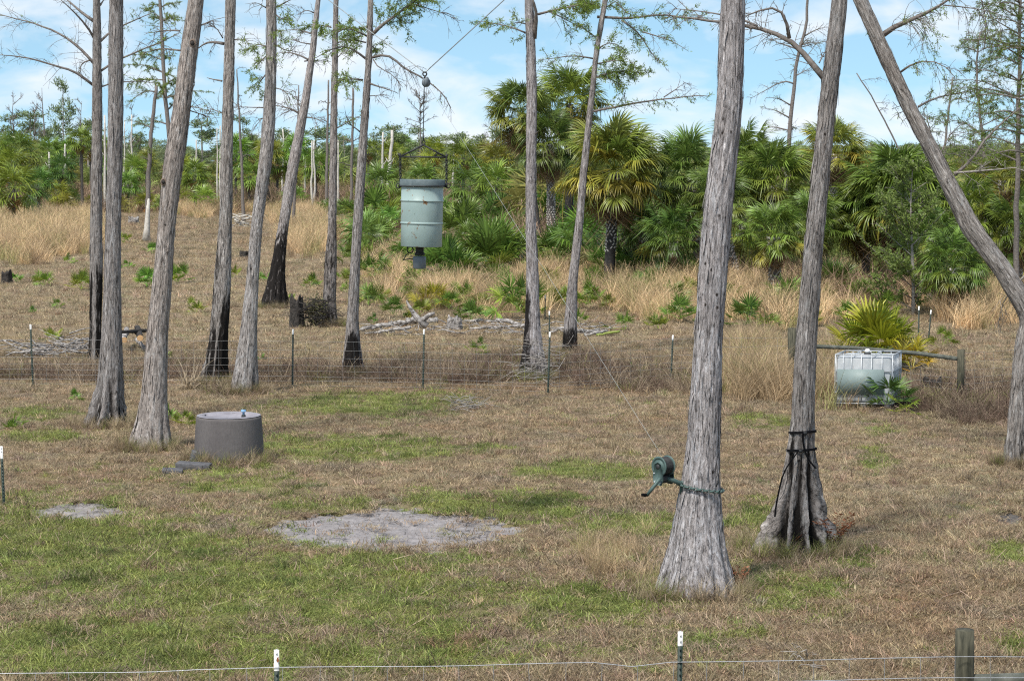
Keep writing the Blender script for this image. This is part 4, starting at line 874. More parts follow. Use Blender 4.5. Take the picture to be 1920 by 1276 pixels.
sabal('cabbage palm with dense yellowed crown on a black and white latticed trunk', 1152, 318, 98, 1140, 535, 404, 54, 10, mat='palm_char', boots=0.72, trunk_d=19, lo=-50, yel=.5, tint=(1.05, 1.05, .9))
sabal('big cabbage palm with an orange dead frond, left of the nearest trunk', 1292, 330, 80, 1312, 530, 405, 42, 9, lo=-60, tint=(.85, .95, .95))
sabal('cabbage palm behind the nearest trunk showing at its right edge', 1395, 300, 70, 1390, 520, 406, 38, 6, lo=-45, tint=(1.05, 1.1, .9))
sabal('broad cabbage palm between the two nearest right trunks', 1448, 345, 84, 1436, 535, 407, 44, 10, lo=-55, tint=(1.0, 1.05, .85), boots=.8)
sabal('cabbage palm low down behind the nearest trunk', 1345, 375, 66, 1385, 540, 408, 34, 8, boots=1.0, lo=-50, tint=(.8, .88, .8))
sabal('round cabbage palm on a tall patterned trunk behind the strapped cypress', 1566, 286, 64, 1556, 500, 409, 40, 8, boots=0.8, lo=-45, yel=.5, tint=(1.1, 1.05, .85), trunk_d=14)
sabal('huge low green palm mound right of the strapped cypress', 1686, 372, 104, 1690, 556, 410, 54, 6, lo=-45, tint=(.9, 1.0, .8), boots=.3)
sabal('green palm with drooping fronds touching the strapped cypress on its right', 1618, 405, 78, 1625, 552, 411, 40, 6, lo=-50, tint=(.95, 1.0, .75))
sabal('small bright palm on a shaggy short trunk between the two nearest right trunks', 1450, 440, 66, 1452, 572, 412, 36, 4, boots=1.0, lo=-50, tint=(1.05, 1.15, .95), trunk_d=22)
sabal('dark green short palm left of the leaning cypress foot', 1788, 498, 70, 1786, 600, 413, 34, 5, lo=-55, tint=(.72, .9, .75), boots=.5)
sabal('yellow green palm beyond the leaning cypress', 1815, 400, 70, 1815, 560, 414, 36, 6, tint=(1.05, 1.05, .7), lo=-50)
sabal('browned palm crown under the upper right twigs', 1880, 335, 60, 1878, 540, 415, 32, 10, tint=(1.0, .85, .7), lo=-50)
sabal('palm in shade right of the strapped cypress under the big mound', 1520, 420, 62, 1520, 556, 416, 32, 6, lo=-55, tint=(.8, .9, .75))
sabal('dark low palm left of the nearest trunk at grass level', 1262, 450, 62, 1265, 545, 417, 30, 4, lo=-45, tint=(.65, .82, .72))
sabal('dark palm with big fans low behind the latticed palm', 1205, 430, 52, 1208, 530, 418, 28, 3, lo=-45, tint=(.7, .85, .8))
sabal('cabbage palm at the right edge beyond the leaning cypress', 1905, 430, 70, 1910, 565, 419, 32, 8, lo=-50, tint=(.85, .9, .7))
sabal('green palm half hidden by the sapling, low right', 1745, 440, 60, 1745, 575, 420, 30, 4, lo=-50, tint=(.75, .95, .8))

def palmetto(label, cx, cy, rpx, base_py, seed, n=11, tint=(1, 1, 1), dead=1, group=None, yel=.2, hi=82, lo=8, name='saw_palmetto', meshes=None):
    D = gy(base_py); k = D / F; b = np.array([at(cx, base_py, D)[0], D, 0.0]); c = b + [0, 0, max(0.02, at(cx, cy, D)[2] * 0.35)]
    root = thing(name, label, 'palmetto', b, group)
    add_fronds(root, c - [0, 0, 0.05], int(n * 1.3), seed, meshes or SAW, rpx * k / 0.78, tint, dead, SAWD, hi, lo, yel, (-30, 10))
    return root
for q in [('broad fan palmetto in front of the thicket right of the feeder', 925, 478, 62, 524, 24, (.95, 1.1, .95)), ('dark fan palmetto just right of the feeder motor', 838, 498, 50, 532, 20, (.75, 1.0, .85)),
          ('palmetto behind the drum on its right', 868, 415, 44, 455, 16, (.9, 1.05, .9)), ('blue green palmetto left of the forked cypress', 930, 400, 44, 448, 16, (.85, 1.05, 1.1)),
          ('palmetto between forked and leaning cypress, upper one', 1048, 402, 48, 460, 16, (.9, 1.1, .95)), ('palmetto between forked and leaning cypress, lower one', 1045, 460, 44, 505, 16, (.75, .98, .85)),
          ('palmetto right of the thin leaning cypress', 1112, 420, 38, 470, 14, (.85, 1.05, .8)), ('palmetto at the foot of the latticed palm on its right', 1180, 480, 40, 530, 12, (.75, 1.0, .85)),
          ('tall bright palmetto leaning on the forked cypress on its left', 972, 545, 42, 600, 10, (1.05, 1.25, .9)), ('palmetto left of the feeder drum', 712, 440, 36, 478, 12, (.95, 1.1, .8)),
          ('palmetto behind the wedge burnt cypress', 702, 395, 44, 432, 14, (.95, 1.1, .85)), ('palmetto behind the drum top on its left', 752, 375, 40, 420, 14, (1.1, 1.1, .8)),
          ('green palmetto in tan grass right of the wedge burnt cypress', 700, 492, 32, 530, 10, (1., 1.15, .9)), ('low palmetto at the right of the wedge burnt trunk', 692, 552, 24, 575, 8, (1, 1.15, .9)), ('palmetto sprout under the feeder to its left', 738, 570, 22, 595, 7, (.9, 1.1, .9)),
          ('yellowing palmetto under the feeder to its right', 812, 555, 28, 578, 9, (1.9, 1.35, .7)), ('low palmetto beside the weathered stump', 885, 585, 24, 604, 8, (.85, 1.05, .85)),
          ('grassy palmetto in front of the latticed palm', 1103, 545, 28, 580, 10, (1.15, 1.25, .8)), ('two leaf palmetto sprout in the dry grass right of the thin cypress', 1170, 598, 26, 622, 4, (1., 1.2, .9)),
          ('palmetto left of the nearest trunk in tan grass', 1278, 575, 28, 605, 9, (.85, 1.1, .85)), ('palmetto in tan grass behind, left of the nearest trunk', 1258, 540, 24, 570, 8, (.9, 1.1, .9)),
          ('low palmetto right of the nearest trunk', 1402, 585, 34, 612, 10, (.75, .98, .8)), ('bright tufted palm seedling above the tote', 1612, 528, 24, 570, 12, (1., 1.2, .9)), ('sprout by the rear posts right of the tote', 1772, 630, 24, 650, 5, (1.2, 1.25, .8)),
          ('dark palmetto below the shaded palm', 1560, 520, 40, 560, 12, (.75, .92, .8)), ('small palmetto between fence and forked cypress', 892, 650, 18, 664, 5, (1.1, 1.3, .8)), ('tiny palmetto sprout by the rear fence right part', 1190, 690, 12, 700, 4, (.9, 1.2, .9)),
          ('palmetto low under the palms left of the strapped cypress', 1475, 545, 34, 585, 10, (.9, 1.1, .8)), ('palmetto at the edge of tan grass under the drum', 775, 515, 24, 545, 9, (1, 1.1, .8)), ('palmetto behind tan grass right of the thin cypress', 1125, 480, 30, 520, 10, (.8, 1.0, .8)),
          ('palmetto among tan grass left under the feeder', 660, 470, 24, 500, 8, (1, 1.1, .85)), ('sprout at the foot of the leaning thin cypress', 1110, 690, 14, 700, 5, (.8, 1.1, .85))]:
    palmetto(q[0], q[1], q[2], q[3], q[4], 500 + int(q[1]) + q[4], q[5], q[6])
BELT = [(668, 452, 22, 476), (690, 468, 24, 496), (720, 500, 22, 526), (745, 470, 24, 498), (762, 545, 18, 566), (788, 575, 20, 596), (842, 560, 20, 582), (868, 545, 24, 570), (905, 560, 20, 584), (945, 520, 24, 548), (1000, 575, 18, 596), (1030, 515, 24, 545), (1082, 590, 16, 606), (1060, 550, 22, 575), (1140, 560, 18, 582), (1205, 520, 26, 552), (1235, 600, 18, 618), (1300, 530, 22, 560), (1330, 585, 20, 606), (1440, 600, 22, 622), (1515, 590, 20, 612), (1590, 575, 22, 600), (655, 515, 18, 534), (715, 545, 18, 564), (1115, 515, 24, 542), (1365, 545, 24, 572), (1545, 545, 22, 572), (1660, 560, 24, 590), (840, 470, 30, 500), (640, 430, 20, 448)]
for k, (x, y, rp, b) in enumerate(BELT):
    palmetto('palmetto in the tan grass ' + zone(x), x, y, rp, b, 640 + k, 8, (.9 + .2 * (k % 3), 1.2, .85), 1, 'tan grass palmettos ' + zone(x), yel=.3)
    ZOBJ.append((x, next(o for o in reversed(COL.objects) if o.get('label') == 'palmetto in the tan grass ' + zone(x))))
SMALL = [(30, 522, 11, 530), (78, 528, 15, 536), (152, 530, 18, 545), (275, 526, 20, 540), (105, 572, 11, 578), (365, 577, 13, 586), (240, 498, 9, 503), (332, 518, 18, 530), (97, 630, 13, 638), (286, 468, 12, 476), (130, 490, 9, 494), (436, 512, 12, 520), (497, 520, 11, 527), (585, 530, 13, 538), (232, 450, 10, 456), (60, 582, 8, 586),
         (312, 780, 16, 792), (350, 785, 15, 797), (140, 742, 12, 750), (25, 797, 14, 803), (315, 670, 10, 676), (490, 672, 8, 676), (545, 560, 8, 565), (75, 470, 9, 476), (700, 600, 10, 606), (650, 540, 10, 548)]
SML = ['tiny sprout by the dark stump at the left edge', 'low palmetto right of the left edge stump', 'bushy palmetto left of the burn scarred trunk', 'dense blue green palmetto left of the leaning stout trunk', 'tiny sprout below the bushy left palmetto', 'upright palmetto sprout right of the stout leaning trunk', 'yellow sprout right of the big left trunk', 'leaning palmetto right of the stout trunk', 'sprout above the left grey brush pile', 'palmetto by the white footed cypress', 'tiny sprout near the tall left grass', 'sprout behind the burnt sided cypress', 'sprout left of the charred leaning base', 'sprout right of the charred leaning base', 'sprout right of the big left trunk, highest up', 'tiny yellow sprout in the left field',
       'grassy sprout behind the stout trunk foot, left one', 'grassy sprout left of the concrete cylinder, right one', 'yellow sprout left of the flared left trunk', 'sprout in green strip at the left edge', 'sprout by the rear fence right of the stout trunk', 'sprout by the fence right of the pale trunk', 'tiny sprout near the burnt stump', 'tiny sprout below the left tall grass', 'tiny sprout right of the wedge burnt trunk', 'tiny sprout left of the wedge burnt trunk']
for k, ((x, y, rp, b), l) in enumerate(zip(SMALL, SML)):
    palmetto(l, x, y, rp * 1.25, b, 700 + k, 8 if rp > 12 else 6, (.85 + .25 * (k % 3), 1.3, .8), 0, 'small palmettos in the cleared field', yel=.2)
# yellow palm and dark seedling at the tank
palmetto('large yellow green fan palm growing behind the white tank', 1642, 624, 66, 690, 801, 20, (1.45, 1.42, .58), 3, yel=.5, hi=80, lo=10, name='fan_palm')
palmetto('orange yellow fan palm clump at the right of the tank', 1708, 662, 40, 700, 802, 8, (1.9, 1.25, .5), 2, yel=.7, hi=75, lo=15, name='fan_palm')
palmetto('dark green palm seedling standing in front of the tank', 1660, 718, 40, 768, 803, 7, (.55, .8, .7), 2, hi=70, lo=0, name='palm_seedling')
palmetto('drooping palm seedling at the right foot of the tank', 1695, 748, 24, 775, 804, 5, (1.2, 1.2, .7), 2, hi=50, lo=-20, name='palm_seedling')

# far thicket palms (crowns joined: fronds cannot be told apart there)
def joined_crown(name, seed, n, lo, dead, hi=80):
    r = np.random.default_rng(seed); mb = MB(); va = []; split = []
    def cop(me, rx, ry, rz, s, c):
        V = np.empty(len(me.vertices) * 3); me.vertices.foreach_get('co', V); V = V.reshape(-1, 3); m = np.array(Euler((rx, ry, rz)).to_matrix()); q = np.empty(len(me.loops), np.int32); me.loops.foreach_get('vertex_index', q)
        mb.add((V * s) @ m.T + c, q.reshape(-1, 4)); a = np.empty(len(V)); me.attributes['var'].data.foreach_get('value', a); va.append(np.clip(a * 0.6 + r.uniform(0, .5), 0, 1))
    for rx, ry, rz, f in frond_rots(n, r, hi, lo): cop(LOWF[r.integers(3)], rx, ry, rz, r.uniform(.85, 1.15), r.normal(0, .04, 3))
    me = mb.mesh(name); attr(me, 'var', np.concatenate(va)); me.materials.append(M['palm'])
    mb = MB(); va = []
    for k in range(dead): cop(LOWD[0], r.normal(0, .3), -R(r.uniform(-80, -40)), r.uniform(0, 6.28), r.uniform(.7, 1.1), np.array([0, 0, -.15]))
    md = mb.mesh('dead_skirt'); attr(md, 'var', np.concatenate(va)); md.materials.append(M['palm_dead'])
    return me, md
FARC = [joined_crown('crown', 900 + k, 34, -45, 9) for k in range(4)]
FARP = [joined_crown('crown', 920 + k, 16, 0, 4, 82) for k in range(3)]
tr_me = MB().tube([(0, 0, -.2), (0.02, 0, .5), (0, 0, 1)], [.17, .15, .14], 8).mesh('trunk', True); tr_me.materials.append(M['palm_trunk'])
fcount = [0]
def far_palm(x, y, D, rad, low, label, group, tint):
    r = np.random.default_rng(1000 + fcount[0]); fcount[0] += 1
    X = at(x, y, D); b = np.array([X[0], D, 0]); root = thing('saw_palmetto' if low else 'cabbage_palm', label, 'palmetto' if low else 'palm', b, group, r.uniform(0, 6.28))
    if group: ZOBJ.append((x, root))
    me, md = (FARP if low else FARC)[r.integers(3)]; h = max(0.15, X[2]); s = rad / 2.0
    for m, nm in ((me, 'crown'), (md, 'dead_skirt')):
        o = put(nm, m, None, root); o.location = (0, 0, h); o.scale = (s, s, s); bb = r.uniform(.8, 1.2); o.color = (tint[0] * bb, tint[1] * bb, tint[2] * bb, 1)
    if not low:
        o = put('trunk', tr_me, None, root); o.scale = (1, 1, h)
FP = [('palm at the left edge, topmost in the thicket', 28, 280, 205, 2.6, (1, 1.05, .9)), ('yellow green palm at the far left edge', 18, 312, 180, 2.4, (1.5, 1.3, .8)), ('big palm with yellow lower fans at the left edge', 25, 352, 165, 2.6, (1.25, 1.1, .75)), ('round isolated palm on a brown skirt left of the burn scarred trunk', 152, 262, 215, 2.0, (1.05, 1.0, .75)), ('blue green palm mound in the left thicket', 118, 318, 215, 2.2, (.75, .95, 1.0)), ('dark palm right of the left edge palms', 72, 345, 195, 2.2, (.75, 1.0, .85)), ('yellow palm low in the left thicket', 108, 362, 205, 1.6, (1.6, 1.2, .7)), ('small palm before the left tall grass', 60, 392, 200, 1.5, (.9, 1.1, .8)),
      ('palm with brown skirt right of the drum, far thicket', 868, 295, 190, 2.3, (1.1, 1.0, .75)), ('palm clump behind the feeder drum to its right', 880, 348, 170, 2.6, (1.0, 1.1, .85)), ('palm clump right of the feeder drum, nearer', 930, 345, 165, 2.4, (1.1, 1.1, .8)), ('palm left of the feeder drum in the thicket', 712, 345, 190, 2.6, (1., 1.1, .85)), ('low round palm directly behind the drum', 790, 338, 190, 2.2, (1.0, 1.1, .85)), ('palm seen between leaning and slim cypress', 592, 312, 230, 2.4, (1.0, 1.05, .8)), ('palm seen right of the pale bent cypress', 520, 305, 235, 2.5, (1.05, 1.1, .8)), ('palm between burnt and pale cypress', 467, 330, 225, 2.2, (1, 1.05, .8)), ('bright palm left of the burnt sided cypress', 365, 328, 215, 2.2, (1.25, 1.2, .8)), ('palm between stout trunk and white footed cypress', 252, 320, 225, 2.2, (1.1, 1.1, .8)), ('palm in the gap right of the burn scarred trunk', 240, 345, 220, 1.8, (.9, 1.05, .85))]
for l, x, y, D, rd, tn in FP: far_palm(x, y, D, rd, False, l, None, tn)
for k in range(62):
    x = rng.uniform(-60, 985); D = rng.uniform(225, 330); y = rng.uniform(272, 345)
    far_palm(x, y, D, rng.uniform(1.8, 3.0), False, 'far thicket palm ' + zone(x), 'far thicket palms ' + zone(x), (rng.uniform(1.0, 1.9), rng.uniform(1.05, 1.45), rng.uniform(.7, 1.05)))
for k in range(30):
    x = rng.uniform(-60, 960); D = rng.uniform(195, 250); y = 300 + CAMZ * F / D - rng.uniform(4, 30)
    far_palm(x, y, D, rng.uniform(1.2, 2.2), True, 'front palmetto ' + zone(x), 'far thicket edge palmettos ' + zone(x), (rng.uniform(1.0, 1.8), rng.uniform(1.05, 1.4), rng.uniform(.75, 1.1)))
for k in range(26):
    x = rng.uniform(640, 985); f = (x - 640) / 345; D = rng.uniform(118, 185) - 25 * f; y = 300 + CAMZ * F / D - rng.uniform(8, 40)
    far_palm(x, y, D, rng.uniform(1.2, 2.0), True, 'bank palmetto ' + zone(x), 'green bank palmettos ' + zone(x), (rng.uniform(.8, 1.3), rng.uniform(.95, 1.2), rng.uniform(.7, 1.0)))
for k in range(28):
    x = rng.uniform(1000, 1960); D = rng.uniform(92, 135); y = 300 + CAMZ * F / D - rng.uniform(10, 120)
    far_palm(x, y, D, rng.uniform(1.5, 2.3), k % 3 == 0, ('shaded palmetto ' if k % 3 == 0 else 'rear palm crown ') + zone(x), ('undergrowth palmettos ' if k % 3 == 0 else 'rear palms ') + zone(x), (rng.uniform(.65, 1.1), rng.uniform(.8, 1.1), rng.uniform(.6, .9)))

# ------------------------------------------------------------------ far pines, bare trees, snags
def pine_meshes(seed, h=10.0, cr=2.3):
    r = np.random.default_rng(seed); mb = MB(); z = np.linspace(0, h, 9); P = np.stack([np.cumsum(r.normal(0, .05, 9)), np.cumsum(r.normal(0, .05, 9)), z], 1); P[0, 2] = -.3
    mb.tube(P, np.linspace(.17, .05, 9), 7); C, Dn = [], []
    for k in range(17):
        t_ = r.uniform(0.45, 1.0); a = r.uniform(0, 6.28); L = cr * (1.25 - t_) * r.uniform(.6, 1.3) + .3; i = t_ * 8; j = min(7, int(i)); p = P[j] + (P[j + 1] - P[j]) * (i - j)
        q = p + np.array([math.cos(a) * L, math.sin(a) * L, L * r.uniform(.05, .45)]); mb.tube([p, (p + q) / 2 + [0, 0, -.05], q], [.045, .03, .015], 4, False)
        for e in range(4):
            cc = p + (q - p) * r.uniform(.45, 1.1) + r.normal(0, .25, 3); n = 26; u = r.normal(size=(n, 3)); u /= np.linalg.norm(u, axis=1)[:, None]; u[:, 2] = abs(u[:, 2]) * .8 + .05
            C.append(cc + u * .12 + r.normal(0, .16, (n, 3))); Dn.append(u)
    va = []; V, Q = leaf_quads(np.concatenate(C), np.concatenate(Dn), .42, .10, seed, va); f = MB(); f.add(V, Q); fm = f.mesh('crown'); attr(fm, 'var', va[0]); fm.materials.append(M['pine_leaf'])
    tm = mb.mesh('trunk', True); tm.materials.append(M['pale_twig']); return tm, fm
PINES = [pine_meshes(1100 + k) for k in range(4)]
def pine(x, top, D, label, group, wide=1.0, tint=(1, 1, 1)):
    b = at(x, top, D); root = thing('pine_tree', label, 'tree', (b[0], D, 0), group, rng.uniform(0, 6.28)); ZOBJ.append((x, root)) if group else None; tm, fm = PINES[rng.integers(4)]; s = b[2] / 10.3
    for m, nm in ((tm, 'trunk'), (fm, 'crown')):
        o = put(nm, m, None, root); o.scale = (s * wide, s * wide, s); bb = rng.uniform(.85, 1.15); o.color = (tint[0] * bb, tint[1] * bb, tint[2] * bb, 1)
for l, x, tp_, D, w in [('round topped pine above the left edge palms', 20, 212, 300, 1.2), ('pine right of the left edge pine', 58, 205, 310, 1.1), ('pine at the left beside the tall ragged one', 78, 235, 300, 1.), ('narrow ragged tall pine standing above the left thicket', 117, 150, 280, .55), ('pine left of the burn scarred trunk', 165, 218, 300, 1.1), ('full pine left of the burnt cypress', 380, 222, 290, 1.25), ('pine right of the burnt cypress', 455, 218, 290, .9), ('pine behind the pale bent cypress', 538, 238, 290, 1.3), ('wide topped pine between leaning and slim cypress', 592, 232, 280, 1.3), ('pine behind the slim cypress', 645, 248, 290, 1.),
                        ('pine above the drum bracket on its left', 738, 232, 290, 1.3), ('pine directly above the drum bracket', 785, 240, 300, 1.3), ('pine with open crown right of the bracket', 870, 246, 290, 1.3), ('pine right of the drum above the palms', 905, 250, 300, 1.2), ('pale pine left of the brown skirted palm', 945, 238, 260, 1.2), ('dark small pine right of the wedge burnt cypress', 706, 246, 300, .9), ('pine between the stout trunk and the white footed cypress', 262, 245, 300, 1.1)]:
    pine(x, tp_, D, l, None, w, (1, 1.05, 1))
for k in range(44):
    x = rng.uniform(-80, 1000)
    pine(x, rng.uniform(248, 285), rng.uniform(310, 520), 'distant pine ' + zone(x), 'tree line pines ' + zone(x), rng.uniform(.9, 1.5), (1.1, 1.1, 1.1))  # paler tint stands in for haze
for k in range(40):
    x = rng.uniform(1000, 2050)
    pine(x, rng.uniform(262, 288), rng.uniform(340, 560), 'pine beyond the palms ' + zone(x), 'far right pines ' + zone(x), rng.uniform(.9, 1.5), (1.1, 1.1, 1.1))
ORD = ['leftmost', 'second from left', 'third from left', 'fourth from left', 'fifth from left', 'sixth from left', 'seventh from left', 'eighth from left', 'ninth from left', 'tenth from left', 'eleventh from left', 'twelfth from left', 'rightmost but one', 'rightmost']
def order_labels():
    by = {}
    for x, o in ZOBJ: by.setdefault(o['label'], []).append((x, o))
    for l, q in by.items():
        if len(q) > 1:
            for k, (x, o) in enumerate(sorted(q, key=lambda e: e[0])): o['label'] = l + ', ' + ORD[min(k, 13)]
# far wood that reads as one mass, and the growth between the palms
def recol(me, z=1.0): m = me.copy(); m.materials.clear(); m.materials.append(M['grass']); return m
wood_src = src_coll('wood_sources', [recol(f) for t_, f in PINES]); und_src = src_coll('undergrowth_sources', [recol(c[0]) for c in FARP])
N = 1500; Y = rng.uniform(430, 1100, N); X = rng.uniform(-.45, .45, N) * Y; sz = rng.uniform(.5, 1.15, N) * (.75 + Y / 2200)
scatter('far_wood', wood_src, np.stack([X, Y, -1.5 * np.ones(N)], 1), rng.uniform(0, 6.28, N), np.stack([sz * 1.9, sz * 1.9, sz], 1), rng.integers(0, 4, N), np.array([.17, .205, .10]) * rng.uniform(.75, 1.3, (N, 1)), 'far off wood closing the horizon behind the clearing', 'woodland')
P = np.concatenate([np.stack([rng.uniform(-.30, .03, 300), rng.uniform(240, 420, 300)], 1), np.stack([rng.uniform(.0, .34, 520), rng.uniform(112, 420, 520)], 1), np.stack([rng.uniform(.07, .30, 90), rng.uniform(88, 115, 90)], 1)]); P[:, 0] *= P[:, 1]; N = len(P); sz = rng.uniform(.9, 1.9, N) * np.where(P[:, 1] < 130, .40, 1.0)
tc = np.array([.16, .195, .055]) * rng.uniform(.65, 1.5, (N, 1)); mk = rng.random(N) < .25; tc[mk] = np.array([.22, .21, .06]); mk = (rng.random(N) < .10) & (P[:, 1] > 130); tc[mk] = np.array([.23, .16, .10])
scatter('thicket_undergrowth', und_src, np.column_stack([P, rng.uniform(.2, 3.4, N) * np.where(P[:, 1] < 130, .35, 1.0)]), rng.uniform(0, 6.28, N), np.stack([sz, sz, sz], 1), rng.integers(0, 3, N), tc, 'tangled palmetto undergrowth filling the thicket between the palms', 'undergrowth')
def snag(x, top, base, w, label, seed, group='bleached dead snags', lean=0):
    D = 222.0 + (seed % 5) * 6; k = D / F; r = np.random.default_rng(seed); b = at(x, base, D); b[2] = 0; t_ = at(x + lean, top, D); root = thing('dead_snag', label, 'tree', (b[0], D, 0), group)
    mb = MB(); n = 8; P = np.array([b * (1 - f) + t_ * f for f in np.linspace(0, 1, n)]); P[0, 2] = -.2; P[1:-1] += r.normal(0, .05, (n - 2, 3)); mb.tube(P, np.linspace(w / 2 * k * 1.3, w / 2 * k * .6, n), 7)
    part('trunk', mb, M['snag'], root, True); sb = MB()
    for q in range(2):
        p = P[r.integers(4, 7)]; d = np.array([r.choice([-1, 1]) * .5, 0, .5]); sb.tube([p, p + d * .5, p + d * 1.0 + [0, 0, .2]], [w / 2 * k * .5, w / 2 * k * .35, .01], 5)
    part('broken_limb', sb, M['snag'], root, True)
for k, (x, tp_, bs, w, le, l) in enumerate([(196, 216, 352, 5, 0, 'white snag in the gap between the two left trunks'), (232, 225, 352, 3, 2, 'thin white snag right of the big left trunk'), (246, 215, 352, 4, 1, 'white snag left of the stout leaning trunk'), (122, 270, 352, 4, 0, 'white snag under the ragged pine'), (90, 285, 352, 5, 2, 'pale snag under the bare forked tree'), (407, 240, 352, 3, 0, 'thin white snag left of the burnt cypress, left one'), (413, 236, 352, 4, 0, 'white snag left of the burnt cypress, right one'), (365, 262, 352, 4, 3, 'forked white snag right of the stout trunk'), (530, 242, 352, 4, 0, 'white snag before the pine right of the pale cypress'),
                                         (573, 262, 350, 3, 0, 'short white snag left of the wide topped pine, left one'), (584, 264, 350, 4, 1, 'short white snag left of the wide topped pine, middle one'), (590, 263, 350, 4, -1, 'short white snag left of the wide topped pine, right one'), (714, 248, 352, 5, 4, 'white snag pair left of the feeder, left one'), (726, 244, 352, 8, 9, 'white snag pair left of the feeder, thick right one'), (850, 268, 352, 4, 0, 'white snag right of the bracket'), (634, 262, 350, 4, 0, 'white snag behind the slim cypress')]):
    snag(x, tp_, bs, w, l, 1200 + k, 'bleached dead snags', le)
def bare_tree(label, x, base, top, wpx, seed, spread=1.6, dens=10):
    D = 285.0; k = D / F; r = np.random.default_rng(seed); b = at(x, base, D); t_ = at(x, top, D); root = thing('bare_tree', label, 'tree', (b[0], D, 0), 'leafless trees on the skyline')
    mb = MB(); H = t_[2]; n = 10; P = np.stack([b[0] + np.cumsum(r.normal(0, .06, n)), D + np.zeros(n), np.linspace(-.2, H, n)], 1); mb.tube(P, np.linspace(wpx / 2 * k, .03, n), 7); part('trunk', mb, M['twig'], root, True)
    for q in range(dens):
        f = r.uniform(.45, .98); i = f * (n - 1); j = min(n - 2, int(i)); p = P[j] + (P[j + 1] - P[j]) * (i - j); a = r.uniform(0, 6.28); L = spread * r.uniform(.5, 1.2) * (1.3 - f * .8); d = np.array([math.cos(a), math.sin(a) * .6, r.uniform(.3, 1.0)])
        branch(root, np.array([p, p + d * L * .5, p + d * L + [0, 0, .1]]), .06, .02, 0, seed * 31 + q, droop=-.25, tw_len=1.1, twigs=7, px_m=6, sub=2, nseg=5)
bare_tree('leafless spreading tree on the skyline at the far left', 28, 300, 186, 5, 61, 2.6, 16)
bare_tree('leafless forked dark tree left of the ragged pine', 88, 300, 165, 6, 62, 2.4, 7)
bare_tree('faint leafless tree left of the burn scarred trunk', 148, 300, 190, 3, 63, 1.5, 9)
bare_tree('leafless twiggy tree seen above the feeder bracket', 788, 300, 172, 5, 64, 2.7, 20)
bare_tree('leafless leaning tree left of the brown skirted palm', 925, 320, 205, 5, 65, 1.6, 7)
bare_tree('leafless tree in the gap between the left big trunks', 68, 300, 205, 3, 66, 1.5, 9)
bare_tree('leafless thin tree right of the big left trunk', 247, 300, 200, 3, 67, 1.2, 7)

# sapling
sap = thing('sapling', 'grey stemmed feathery sapling in front of the big green palm mound', 'tree', (at(1716, 590, 0.0 + gy(590))[0], gy(590), 0))
Ds = gy(590)
mb = MB(); SPP = resample(np.array([at(1712, 600, Ds), at(1713, 520, Ds), at(1708, 430, Ds), at(1708, 360, Ds), at(1712, 300, Ds)]), 16); mb.tube(SPP, np.linspace(0.075, 0.012, 16), 8); part('trunk', mb, M['pale_twig'], sap, True)
for q in range(46):
    r = np.random.default_rng(1500 + q); f = r.uniform(.12, .97); i = int(f * 15); a = r.uniform(0, 6.28); L = 2.2 * (1.15 - f) * r.uniform(.5, 1.1) + .25; d = np.array([math.cos(a), math.sin(a), r.uniform(.35, 1.0)]); p = SPP[i]
    b_ = branch(sap, np.array([p, p + d * L * .5, p + d * L]), .022, .006, .75, 1500 + q, droop=0.05, tw_len=.6, twigs=12, px_m=1.25, mat=M['pale_twig'] if q % 2 else M['twig'], sub=2, leafcol=(1.05, .98, 1.5), leaf_sz=(.085, .034))

# ------------------------------------------------------------------ posts, fences
def t_post_parts(root, x, y, z0, z1, lean=0.0, tip=0.12, rusty=False, wrap=True):
    """steel T post with studs and a painted tip as children of root (or a thing of its own)"""
    def prof(zz): return np.array([[-.022, -.004], [.022, -.004], [.022, .002], [.004, .002], [.004, .038], [-.004, .038], [-.004, .002], [-.022, .002]]), zz
    def seg(mb, a, b):
        p, _ = prof(0); n = len(p); V = [[x + q[0] + lean * (z - z0), y + q[1], z] for z in (a, b) for q in p]
        mb.add(V, [[i, (i + 1) % n, n + (i + 1) % n, n + i] for i in range(n)] + [[n, n + 1, n + 2, n + 7], [n + 3, n + 4, n + 5, n + 6]])
    mb = MB(); seg(mb, z0, z1 - tip)
    for k in range(int((z1 - tip - z0) / .055)):
        z = z0 + .03 + k * .055; mb.box((x + lean * (z - z0), y - .009, z), (.012, .01, .018))
    b = part('t_post', mb, M['steel_green'], root); m2 = MB(); seg(m2, z1 - tip, z1)
    for k in range(2): m2.box((x + lean * (z1 - z0), y - .009, z1 - .03 - k * .05), (.012, .01, .018))
    t_ = part('white_tip', m2, M['white_paint'], b)
    if rusty:
        m3 = MB(); m3.add([[x + .002, y - .0145, z1 - .07], [x + .018, y - .0145, z1 - .055], [x + .021, y - .0145, z1 - .10], [x + .006, y - .0145, z1 - .11]], [[0, 1, 2, 3]]); m3.V[-1][:, 1] -= .002; part('rust_patch', m3, M['rust'], b)
    return b
